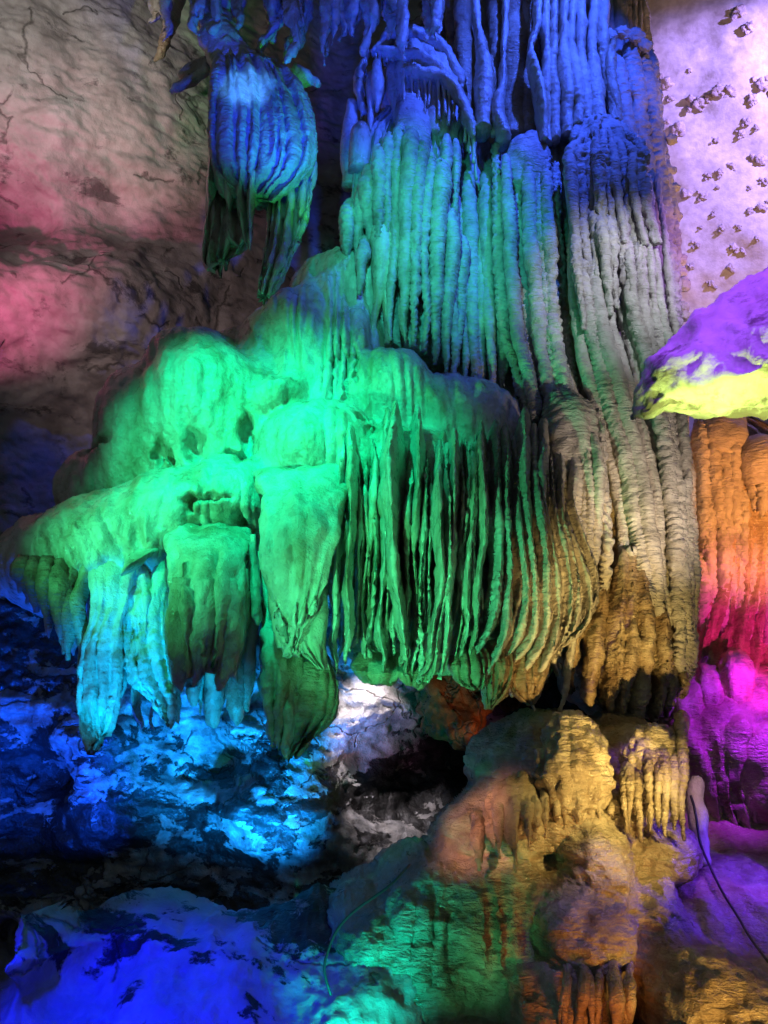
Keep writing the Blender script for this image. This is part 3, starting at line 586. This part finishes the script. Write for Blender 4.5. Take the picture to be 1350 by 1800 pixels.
# brown lower skirt
for xa, xm, xb, ya, yb, r in ((1030,1020,1000,960,1215,22),(1058,1048,1035,960,1240,22),(1085,1080,1062,960,1255,24),(1108,1108,1090,1000,1262,24),(1130,1132,1120,1010,1266,22),(1152,1156,1145,1050,1268,22),(1178,1182,1168,1080,1262,18),(1195,1195,1178,1130,1240,12)):
    ya += rng.uniform(-110, 10); r *= rng.uniform(.7, 1.05)
    flute(K, 'skirt_fold', [(xa, ya, 8.85), (xa+2, ya+60, 8.65), (xm, (ya+yb)/2+20, 8.55), (xb, yb-30, 8.55), (xb+2, yb, 8.62)], [r*.6, r*1.1, r*1.15, r*.9, 4], 'tan', 1.7, rip=(.014, .06, .5), nz=((.05, 4, .6, 'f'), (.02, 13, 1, 'f')), seg=30, step=.02, blade=.5, wander=.04)

# pipes between bell and column (green)
PI_ = [(788,300,800,668,11),(806,330,818,670,11),(822,300,832,690,12),(838,340,848,680,11),(852,300,866,695,12),(868,330,884,690,12),(884,310,905,700,12),(900,350,925,710,12),(845,420,838,650,10),(816,420,808,640,9),(868,440,862,660,9),(890,460,905,680,10),(915,480,938,700,11)]
for xa, ya, xb, yb, r in PI_:
    rope([(xa, ya, 9.9), (xa+2, ya+35, 9.75), ((xa+xb)/2, (ya+yb)/2, 9.62), (xb, yb-60, 9.5), (xb, yb, 9.45)], [r*.6, r*1.15, r*1.1, r*.75, 3], asp=1.2, rp=(.012, .06, .4))
lens(K, 'pipe_backing', [(770,260,940,260,10.4),(770,400,960,400,10.2),(790,560,980,560,10.0),(820,700,990,720,9.9)], 'rope', .15, .3, (10, .08), seg=100, foldmask=lambda v: 1+0*v)

# upper drapes over the column
U = thing('upper_drapery', 'blue-lit vertical draperies hanging from the roof above the ribbed column', 'drapery', (960, 250, 9.8))
for P, R, m, a in (
   ([(832,-60,9.6),(840,60,9.6),(850,140,9.55),(852,230,9.55)], [7,8,16,15], 'calcite', 1.6), ([(862,100,9.6),(866,180,9.6),(866,240,9.6)], [4,9,6], 'calcite', 1.4),
   ([(888,-60,9.6),(886,60,9.6),(880,140,9.58),(876,200,9.55),(884,248,9.55)], [5,5,6,12,12], 'calcite', 2.2), ([(905,-60,9.9),(905,90,9.85),(905,240,9.8)], [16,20,18], 'tan', .8), ([(928,-60,9.9),(930,90,9.85),(930,235,9.8)], [14,16,14], 'tan', .8),
   ([(946,-60,9.5),(942,40,9.5),(935,95,9.48),(945,160,9.48),(955,255,9.5)], [6,6,6,11,8], 'calcite', 2.6), ([(962,-60,9.55),(960,60,9.55),(960,150,9.55),(964,255,9.55)], [8,8,9,7], 'calcite', 2.0), 
   ([(978,-60,9.6),(972,60,9.55),(972,150,9.55),(976,250,9.55)], [7,8,13,9], 'calcite', 1.8), ([(994,-60,9.6),(990,70,9.55),(992,150,9.55),(996,240,9.55)], [8,9,15,9], 'calcite', 1.6), ([(1010,-60,9.6),(1004,70,9.6),(1012,150,9.55),(1016,225,9.55)], [7,8,14,8], 'calcite', 1.8),
   ([(1026,-60,9.65),(1018,80,9.6),(1026,150,9.6),(1030,215,9.6)], [9,9,15,8], 'calcite', 1.6), ([(1046,-60,9.7),(1042,80,9.65),(1046,150,9.6),(1050,215,9.55)], [10,10,15,14], 'calcite', 1.4), ([(1062,-60,9.75),(1056,60,9.7),(1066,130,9.7),(1082,215,9.65)], [9,12,9,8], 'calcite', 1.2), ([(1080,70,9.7),(1072,120,9.65),(1090,215,9.6)], [5,10,8], 'calcite', 1),
   ([(812,-60,10.2),(814,80,10.2),(824,260,10.2)], [12,14,8], 'tan', 1), ([(790,-60,10.4),(796,60,10.4),(806,200,10.4)], [11,12,8], 'tan', 1), ([(770,-60,10.6),(775,60,10.6),(785,160,10.6)], [11,12,6], 'tan', 1), ([(868,-60,10.2),(870,60,10.1),(872,180,10.1)], [10,12,8], 'tan', 1)):
    flute(U, 'drape', P, R, m, a, rip=(.006, .09, .3), nz=((.025, 5, .5, 'f'), (.02, 16, .8, 'n')), seg=20, step=.025)
lens(U, 'drape_backing', [(800,-80,1110,-80,10.5),(830,60,1100,60,10.4),(850,180,1080,180,10.3),(880,260,1060,260,10.3)], 'tan', .1, .4, (14, .06), seg=110, foldmask=lambda v: 1+0*v)

# ================================================================== bell with frilled canopy
A = thing('canopy_stalagmite', 'bell-shaped fluted stalagmite under a tiered frilly canopy, blue above and green below', 'stalagmite', (690, 610, 9.6))
lens(A, 'core', [(690,150,745,150,10.0),(680,190,755,190,9.95),(640,230,775,240,9.9),(625,280,790,290,9.85),(615,360,800,380,9.8),(610,450,815,460,9.75),(620,540,800,560,9.75),(640,600,790,640,9.75)], 'rope', .16, .6, (11, .10), seg=130, foldmask=lambda v: .4+.6*v, nz=((.03, 4, .5, 'f'), (.014, 14, .8, 'f')))
flute(A, 'pillar_head', [(722,152,9.85),(723,160,9.8),(724,190,9.75),(722,250,9.65),(716,300,9.6)], [4,20,26,30,24], 'rope', .9, nz=((.03, 9, 1, 'f'), (.02, 18, 1, 'n')), seg=30)
AP = [(648,300,652,420,14,9.62),(664,262,664,430,13,9.58),(684,240,676,420,13,9.55),(702,225,688,600,13,9.5),(720,235,710,608,13,9.48),(738,255,728,612,13,9.48),(756,272,745,618,12,9.5),(772,290,762,640,13,9.52),(786,240,790,420,10,9.6),(800,250,798,440,11,9.65),(795,375,782,655,13,9.5),(812,420,800,668,11,9.55),(632,330,628,470,14,9.72),(616,360,612,460,13,9.8),(640,420,632,520,12,9.7)]
for xa, ya, xb, yb, r, Y in AP:
    q = r*rng.uniform(.6, 1.1); Y = 9.85-.55*math.sqrt(max(0, 1-((xa+xb)/2-702)**2/118**2))+rng.uniform(-.07, .07)
    flute(A, 'pipe', [(xa, ya, Y+.12), (xa+1, ya+25, Y), (xa+(xb-xa)*.4, ya+(yb-ya)*.4, Y-.03), (xa+(xb-xa)*.75, ya+(yb-ya)*.75, Y), (xb, yb, Y+.02)], [q*.6, q*1.2, q*1.05, q*.75, 3], 'rope', 1.5, rip=(.02*rng.uniform(.2, 1.2), .075, .7), nz=((.018, 7, .6, 'f'), (.008, 20, 1, 'f')), seg=20, step=.022, wander=.03)
for P, R in (([(676,395,9.5),(676,415,9.42),(672,470,9.4),(664,530,9.42),(656,606,9.45)], [16,28,20,9,4]), ([(690,400,9.5),(690,430,9.42),(686,480,9.42),(682,540,9.42),(682,606,9.42)], [8,18,15,9,5]), ([(655,430,9.6),(650,470,9.55),(650,530,9.55),(652,585,9.55)], [8,14,10,3]), ([(640,540,9.5),(644,570,9.48),(654,600,9.48)], [8,9,3])):
    flute(A, 'bulb_drip', P, R, 'calcite', 1.0, sub=(5, .08), nz=((.015, 6, .5, 'f'),), seg=26)
# canopy tiers: a lip rope with tassels hanging from it
for lip, hang, n, Y in (([(655,95),(690,62),(735,62),(780,92),(805,140),(812,165)], 34, 16, 9.75), ([(660,88),(700,92),(745,105),(790,140),(812,170)], 26, 12, 9.6), ([(705,122),(740,132),(775,140),(805,170),(826,215),(832,245)], 60, 15, 9.55), ([(645,90),(632,140),(640,200)], 40, 4, 9.8)):
    flute(A, 'canopy_lip', [(px, py, Y) for px, py in lip], [4]+[10]*(len(lip)-2)+[4], 'calcite', 1.6, nz=((.03, 8, 1, 'f'), (.02, 18, 1, 'n')), seg=16)
    for i in range(n):
        t = np.array([(i+.5)/n]); p = cr(np.array(lip, float), t)[0]
        h = hang*rng.uniform(.6, 1.3)
        flute(A, 'tassel', [(p[0], p[1]-2, Y), (p[0]+1, p[1]+h*.4, Y+.03), (p[0]+rng.uniform(-5, 5), p[1]+h, Y+.05)], [5, 2.6, 3.2], 'calcite', 1.2, nz=((.008, 9, .6, 'f'),), seg=8)
flute(A, 'canopy_dome', [(735,58,10.1),(738,75,10.05),(742,120,10.0),(748,180,10.0),(752,260,10.0)], [10,42,64,74,66], 'calcite', .7, sub=(16, .06), nz=((.03, 5, .6, 'f'),), seg=80)
for P, R in (([(662,110,9.7),(664,150,9.68),(662,195,9.7)], [7,12,3]), ([(652,130,9.75),(654,170,9.75),(650,230,9.75)], [6,8,3]), ([(620,180,9.9),(616,250,9.9),(610,330,9.9)], [10,16,12]), ([(634,225,9.75),(636,240,9.72),(634,300,9.72)], [8,18,20])):
    flute(A, 'drip', P, R, 'calcite', 1.2, nz=((.02, 6, .6, 'f'),))

# ================================================================== hanging shield
S = thing('hanging_shield', 'large rounded hanging drapery shaped like a closed bell, blue front and green side', 'drapery', (450, 100, 9.2))
lens(S, 'shield_body', [(395,95,440,92,9.3),(378,115,505,130,9.15),(370,160,540,175,9.0),(368,220,556,230,8.95),(370,280,552,285,8.95),(378,320,530,322,9.0),(395,345,490,348,9.05)], 'rope', .26, .35, (8, .08), .25, seg=120, power=.55, foldmask=lambda v: .6+.5*v, nz=((.03, 5, .5, 'f'), (.018, 13, 1.6, 'f')))
lens(S, 'stem', [(345,-60,400,-60,9.4),(350,0,405,0,9.35),(352,50,415,55,9.3),(360,85,440,90,9.25),(380,120,470,120,9.2)], 'calcite', .25, .3, nz=((.08, 3, .8, 'f'), (.02, 12, 1, 'f')))
for P, R in (([(376,250,9.1),(372,310,9.05),(368,360,9.1)], [5,10,2]), ([(395,300,9.0),(402,340,9.0),(404,372,9.05)], [10,9,2]), ([(425,310,8.95),(422,350,9.0),(432,430,9.1)], [10,9,3]), ([(450,310,8.9),(442,350,8.95),(440,440,9.1)], [10,9,3]), ([(372,350,9.2),(362,420,9.2),(360,465,9.2),(378,480,9.2)], [4,6,5,3]), ([(405,360,9.2),(405,420,9.2),(420,435,9.2)], [4,10,3])):
    flute(S, 'hanging_fold', P, R, 'calcite', 2.4, nz=((.025, 5, .5, 'f'),), seg=20, blade=.6, wander=.01)
lens(S, 'hanging_fold', [(468,310,556,285,9.2),(472,370,548,345,9.15),(468,430,530,410,9.15),(458,490,505,470,9.15),(452,528,482,515,9.2)], 'calcite', .1, .08, (4, .1), .2, nz=((.04, 4, .5, 'f'), (.015, 14, .8, 'f')), foldmask=lambda v: 1+0*v)
lens(S, 'hanging_fold', [(365,300,440,330,9.3),(362,370,442,390,9.25),(358,430,438,425,9.25),(362,480,425,440,9.3)], 'calcite', .08, .06, (4, .1), .2, nz=((.04, 4, .5, 'f'), (.015, 14, .8, 'f')), foldmask=lambda v: 1+0*v)
for P, R in (([(300,160,9.6),(330,140,9.5),(365,118,9.4)], [3,10,8]), ([(318,135,9.7),(345,122,9.6),(370,110,9.5)], [3,9,6])):
    flute(S, 'side_frill', P, R, 'calcite', 1.8, nz=((.03, 6, 1, 'f'),))

# ================================================================== ragged stalactites along the roof
H = thing('stalactite_cluster', 'ragged blue-lit stalactites and torn drapery hanging from the dark roof', 'stalactites', (560, 0, 9.3))
for i in range(34):
    px = rng.uniform(270, 770); ln = rng.uniform(20, 90)*(1.0 if px > 430 else .5); Y = rng.uniform(8.8, 10.2)
    y0 = -60; y1 = ln+rng.uniform(-10, 40)
    flute(H, 'stalactite', [(px, y0, Y), (px+rng.uniform(-6, 6), y1*.3, Y), (px+rng.uniform(-10, 10), y1*.7, Y), (px+rng.uniform(-14, 6), y1, Y)], [rng.uniform(8, 17), rng.uniform(7, 13), rng.uniform(3, 7), 1], 'calcite', 1.2, sub=(3, .18), nz=((.04, 6, .5, 'f'), (.02, 16, .7, 'f')), seg=14, wob=.4)
for P, R in (([(452,90,9.2),(475,55,9.2),(500,20,9.2),(520,-40,9.2)], [5,9,9,10]), ([(520,90,9.3),(530,40,9.3),(545,-40,9.3)], [3,12,14]), ([(500,110,9.4),(505,70,9.4)], [2,6]), ([(560,148,9.5),(530,135,9.5),(505,128,9.5)], [3,12,8]), ([(638,95,9.2),(648,45,9.2),(655,-40,9.2)], [2,10,14]), ([(650,70,9.3),(662,20,9.3),(668,-40,9.3)], [2,8,10]), ([(588,50,9.2),(594,10,9.2),(598,-40,9.2)], [2,12,18]), ([(755,55,9.3),(752,15,9.3),(750,-40,9.3)], [2,8,10])):
    flute(H, 'stalactite', P, R, 'calcite', 1.2, sub=(3, .2), nz=((.04, 6, .6, 'f'), (.02, 16, .8, 'f')), seg=16, wob=.4)
flute(H, 'wall_lip', [(330,-40,10.6),(300,40,10.6),(285,90,10.6),(272,110,10.7)], [10,9,7,3], 'tan', 1.5, nz=((.04, 5, 1, 'f'),))

# ================================================================== rock ledge from the right
G = thing('rock_ledge', 'pointed rock ledge jutting in from the right, violet on top and lime-lit underneath', 'rock', (1350, 640, 5.8))
sec = [(1108,738,1108,738,1108,738,6.5,0.0), (1125,690,1140,722,1132,733,6.4,.18), (1160,618,1180,690,1172,716,6.3,.4), (1210,570,1220,678,1225,726,6.2,.6), (1280,522,1290,662,1290,727,6.1,.8), (1350,470,1350,640,1350,712,6.0,.95), (1450,420,1450,600,1450,690,5.9,1.1), (1600,340,1600,560,1600,650,5.8,1.2)]
rings = []
for tx, ty, mx_, my, bx, by, Y, dp in sec:
    t3, m3, b3 = at(tx, ty, Y+dp*.35), at(mx_, my, Y-dp*.25), at(bx, by, Y+dp*.3)
    bk = (t3+b3)/2+np.array([0, dp*1.3, 0]); hf = (t3+m3)/2+np.array([0, -.10*dp, .03*dp])
    rings.append([t3, hf, m3, (m3+b3)/2, b3, bk])
rings = np.array(rings); tt = np.linspace(0, 1, 110)
V = np.stack([cr(rings[:, j], tt) for j in range(6)], 1)
up = np.linspace(0, 6, 72, endpoint=False); i0 = up.astype(int); f = (up-i0)[None, :, None]
V = V[:, i0]*(1-f)+V[:, (i0+1) % 6]*f
for _ in range(2): V = (np.roll(V, 1, 1)+2*V+np.roll(V, -1, 1))/4
V = bumps(V, True, ((.08, 2.2, 1, 'f'), (.045, 4, 1.8, 'r'), (.012, 14, 2, 'r')))
build(G, 'ledge_body', V[:, ::-1], True, 'ledge', caps=True)

# ================================================================== right-hand formations
O = thing('orange_flowstone', 'orange and pink lit fluted flowstone at the right edge, under the ledge', 'flowstone', (1290, 1250, 9.6))
lens(O, 'core', [(1225,735,1310,735,10.0),(1215,800,1400,790,9.9),(1215,900,1420,900,9.8),(1210,1050,1420,1050,9.7),(1190,1180,1420,1180,9.6),(1180,1270,1420,1280,9.5)], 'tan', .3, .5, (12, .09), seg=120, foldmask=lambda v: 1+0*v)
for xa, ya, xb, yb, r in ((1232,745,1238,1000,13),(1250,740,1262,960,14),(1268,750,1285,1080,14),(1284,760,1300,1150,13),(1240,850,1248,1080,12),(1262,880,1270,1130,12),(1300,850,1312,1050,12),(1228,960,1238,1130,11),(1318,790,1326,905,11),(1334,785,1340,920,12),(1350,785,1354,915,12),(1366,785,1368,930,12),(1322,930,1330,1150,14),(1345,930,1350,1170,15),(1310,1000,1318,1190,13),(1285,1080,1290,1150,12)):
    flute(O, 'rib', [(xa, ya, 9.7), (xa+2, ya+25, 9.55), ((xa+xb)/2, (ya+yb)/2, 9.5), (xb, yb-30, 9.5), (xb+2, yb, 9.55)], [r*.6, r*1.1, r*1.1, r*.8, 3], 'rope', 1.3, rip=(.026, .07, .7), nz=((.02, 6, .6, 'f'), (.012, 18, 1, 'f')), seg=20, step=.02)
flute(O, 'cap', [(1345,775,9.6),(1345,785,9.5),(1350,810,9.45),(1352,850,9.5)], [8,36,48,46], 'rope', .7, nz=((.02, 5, 1, 'f'),), seg=32)
flute(O, 'cap', [(1272,722,9.8),(1270,735,9.7),(1268,770,9.6),(1266,800,9.6)], [10,32,44,40], 'rope', .7, nz=((.03, 5, 1, 'f'),), seg=32)
Q = thing('violet_flowstone', 'violet and magenta lit flowstone with thin drips at the lower right', 'flowstone', (1280, 1500, 9.2))
lens(Q, 'core', [(1185,1180,1420,1170,9.4),(1170,1250,1430,1250,9.1),(1165,1300,1430,1310,8.95),(1180,1380,1430,1390,9.0),(1200,1460,1430,1450,9.2)], 'tan', .35, .5, (5, .10), .05, seg=100, nz=((.08, 2.2, .6, 'f'), (.02, 9, .7, 'f')))
for px, py, rx, h in ((1215,1200,34,90),(1250,1180,30,100),(1290,1150,28,110),(1330,1210,40,120)):
    flute(Q, 'lobe', [(px, py, 9.3), (px, py+12, 9.1), (px, py+h*.5, 8.95), (px+2, py+h, 9.0)], [6, rx*.8, rx, rx*.8], 'tan', .8, sub=(7, .08), nz=((.04, 4, .7, 'f'), (.015, 13, 1, 'f')), seg=36)
for i, (px, ya, yb, r) in enumerate([(1205,1330,1410,6),(1222,1310,1440,8),(1240,1330,1450,8),(1256,1320,1455,7),(1270,1330,1460,7),(1288,1310,1445,8),(1304,1330,1450,7),(1320,1310,1445,7),(1336,1320,1440,8),(1350,1310,1440,7),(1247,1345,1420,5),(1312,1340,1420,5)]):
    flute(Q, 'drip', [(px, ya, 8.9), (px+2, ya+30, 8.82), (px+5, (ya+yb)/2, 8.82), (px+8, yb, 8.85)], [r*1.5, r*1.3, r*.8, 2], 'tan', 1.1, nz=((.015, 7, .6, 'f'),))
SL = tps([(1150,1400,9.0),(1250,1440,8.8),(1420,1440,8.8),(1180,1500,8.2),(1280,1520,8.0),(1420,1520,8.0),(1190,1620,7.3),(1290,1640,7.0),(1420,1640,6.8),(1220,1800,6.2),(1420,1800,6.0)])
o = relief(None, 'cave_floor_slope', (1120, 1400, 1480, 1960), 7.6, .02, SL, 'tan', ((.10, 1.6, 1, 'f'), (.04, 4, 1, 'r'), (.012, 12, 1, 'f'))); o['kind'] = 'structure'
s = thing('small_stalagmite', 'small blunt pinkish stalagmite standing beside the fluted boss', 'stalagmite', (1222, 1450, 8.2))
flute(s, 'shaft', [(1222,1366,8.2),(1222,1376,8.2),(1220,1400,8.2),(1224,1460,8.1),(1228,1520,8.0)], [3,11,14,15,18], 'calcite', 1, nz=((.03, 6, .7, 'f'),), seg=24)

# ================================================================== lower right mound
Mo = thing('stalagmite_mound', 'big lumpy golden and rust flowstone mound at lower right with dripping lips', 'flowstone mound', (980, 1790, 6.6))
D = bulges([(960,1350,7.9,130,100,.9,2.1,10),(1000,1350,7.6,95,95,.7,2.2,0),(850,1480,7.7,150,70,.8,2.1,48),(1130,1370,7.55,85,105,.7,2.3,0),(1010,1440,7.3,150,60,.6,2.2,0),(930,1470,7.35,90,60,.6,2.2,20),(1060,1560,6.95,80,120,.7,2.2,0),(960,1570,7.15,140,60,.6,2.2,-8),
            (1150,1510,7.3,95,60,.6,2.2,0),(1040,1680,6.65,100,110,.7,2.3,0),(880,1680,7.0,120,150,.8,2.2,0),(760,1640,7.2,120,110,.8,2.1,30),(640,1690,7.1,80,90,.7,2.1,0),(1160,1700,6.8,90,160,.8,2.2,0),(1240,1780,6.2,110,110,.7,2.2,0),(1330,1800,6.0,90,80,.6,2.2,0),(980,1780,6.5,130,90,.7,2.2,0),(760,1780,6.9,180,120,.7,2.2,0)], k=.09)
def fm(x, z):
    Y = D(x, z)
    def gate(px, py, Yq, rx, rz):
        c = at(px, py, Yq); s_ = mpp(py, Yq); d = ((x-c[0])/(rx*s_))**2+((z-c[2])/(rz*s_))**2; return np.exp(-d**2)
    Y = Y-.07*ribs(x, z, 6, .6, 11)*gate(1145, 1400, 7.6, 70, 70)
    Y = Y-.05*ribs(x, z, 5, .7, 12)*gate(760, 1620, 7.2, 170, 90)
    Y = Y-.04*ribs(x, z, 4, .7, 13)*gate(870, 1700, 7.0, 100, 120)
    return Y+.03*np.abs(noise(np.stack([x*7, z*10, 0*x], -1)))
relief(Mo, 'body', (540, 1225, 1470, 1960), 7.2, .015, fm, 'mud', ((.07, 2, 1, 'f'), (.05, 6, 1.5, 'n'), (.025, 16, 1.4, 'n')), cut=8.9)
flute(Mo, 'boss', [(1148,1278,7.75),(1148,1290,7.7),(1148,1320,7.6),(1150,1365,7.55),(1150,1405,7.6)], [8,34,50,52,44], 'mud', .8, rip=(.02, .07, .5), sub=(18, .06), nz=((.04, 5, 1.2, 'f'), (.02, 14, 1.4, 'n')), seg=80, step=.02)
flute(Mo, 'boss', [(1000,1262,7.8),(1004,1280,7.7),(1010,1330,7.5),(1015,1380,7.4),(1015,1415,7.45)], [10,44,62,64,50], 'mud', .8, rip=(.02, .08, .5), sub=(14, .06), nz=((.05, 5, 1.4, 'f'), (.03, 12, 1.6, 'n')), seg=80, step=.02)
flute(Mo, 'boss', [(905,1365,7.6),(905,1385,7.5),(900,1425,7.35),(898,1465,7.4)], [8,36,50,40], 'mud', .8, rip=(.02, .08, .5), sub=(12, .07), nz=((.05, 5, 1.4, 'f'), (.03, 12, 1.6, 'n')), seg=64, step=.02)
for px, ya, yb, r, Y in ((868,1460,1500,9,7.2),(880,1450,1515,10,7.15),(896,1450,1500,9,7.15),(908,1440,1525,10,7.12),(925,1430,1490,10,7.12),(938,1425,1480,9,7.15),(955,1420,1470,9,7.2),(975,1400,1450,10,7.3),(995,1400,1455,10,7.3),(1015,1400,1450,10,7.3),(1035,1400,1460,10,7.3),(1055,1400,1450,9,7.3),(1070,1410,1455,8,7.35),(845,1480,1520,12,7.3)):
    ya += rng.uniform(-22, 12); yb += rng.uniform(-26, 14); r *= rng.uniform(.45, .95); px += rng.uniform(-7, 7)
    flute(Mo, 'drip', [(px, ya-30, Y+.32), (px, ya-6, Y+.08), (px+1, (ya+yb)/2, Y-.02), (px+2, yb, Y)], [r*1.5, r*1.6, r*.9, 1.5], 'mud', 1.2, sub=(3, .1), nz=((.025, 7, .8, 'f'), (.012, 18, 1, 'f')))
for px, ya, yb, r in ((1096,1360,1462,9),(1110,1350,1465,9),(1124,1370,1475,9),(1140,1350,1470,8),(1154,1345,1478,9),(1168,1330,1480,10),(1183,1330,1482,10),(1197,1340,1478,9)):
    yb += rng.uniform(-30, 6); r *= rng.uniform(.5, 1.0); px += rng.uniform(-4, 4); ya += rng.uniform(-30, 20)
    flute(Mo, 'organ_pipe', [(px, ya-50, 7.95), (px, ya-5, 7.42), (px+1, (ya+yb)/2, 7.27), (px+2, yb, 7.3)], [r*1.7, r*1.5, r, 2.5], 'mud', 1.2, rip=(.016, .06, .5), nz=((.012, 8, .7, 'f'),))
for px, yb, r in ((990,1790,8),(1004,1800,10),(1022,1815,12),(1042,1800,8),(1056,1812,12),(1078,1822,12),(1096,1805,9),(1110,1790,7)):
    r *= rng.uniform(.6, 1); px += rng.uniform(-6, 6)
    flute(Mo, 'drip', [(px, 1690, 6.85), (px, 1735, 6.5), (px, 1775, 6.42), (px+2, yb+20, 6.45)], [r*1.2, r*1.2, r, 5], 'mud', 1.1, nz=((.02, 7, .7, 'f'),))

# ================================================================== rusty boulders in the gap, cables
def boulder(px, py, Y, rx, rz, lab):
    c = at(px, py, Y); sc = mpp(py, Y)
    th, ph = np.meshgrid(np.linspace(.02, math.pi-.02, 48), np.linspace(0, 2*math.pi, 72, endpoint=False), indexing='ij')
    d = np.stack([np.sin(th)*np.cos(ph), np.sin(th)*np.sin(ph), np.cos(th)], -1); sd = rng.uniform(0, 60)
    cut = rng.normal(size=(11, 3)); cut /= np.linalg.norm(cut, axis=1)[:, None]
    rad = np.minimum(1.25, np.min(np.where(d@cut.T > .2, .72/np.maximum(d@cut.T, .2), 9), -1))   # faceted by cleavage planes
    V = c+d*rad[..., None]*np.array([rx*sc, rx*sc*.8, rz*sc])
    V = bumps(V, True, ((.14, 2.5, 1, 'f'), (.09, 5, 1, 'r'), (.03, 14, 1, 'r')))
    o = build(None, 'boulder', V, True, 'rust', caps=True); o['label'] = lab; o['category'] = 'rock'
boulder(800, 1245, 9.9, 85, 90, 'dark rust-red boulder in the gap below the curtain hems')
boulder(900, 1215, 10.4, 50, 40, 'dark rock deep in the gap under the column')
def cable(name, P, r, lab):
    o = flute(None, name, P, [r]*len(P), 'cable', 1, nz=(), seg=8, step=.03, wob=0); o['label'] = lab; o['category'] = 'cable'
cable('cable', [(1214,1398,8.0),(1228,1430,7.95),(1236,1490,7.75),(1260,1550,7.4),(1290,1600,7.05),(1312,1640,6.8),(1345,1690,6.5)], 2.5, 'thin dark cable trailing down the violet slope at right')
cable('cable', [(720,1520,7.3),(680,1560,7.1),(625,1600,6.95),(590,1640,6.85),(575,1690,6.75),(580,1720,6.72),(590,1750,6.7)], 2.5, 'thin dark cable curving over the teal-lit rock below')
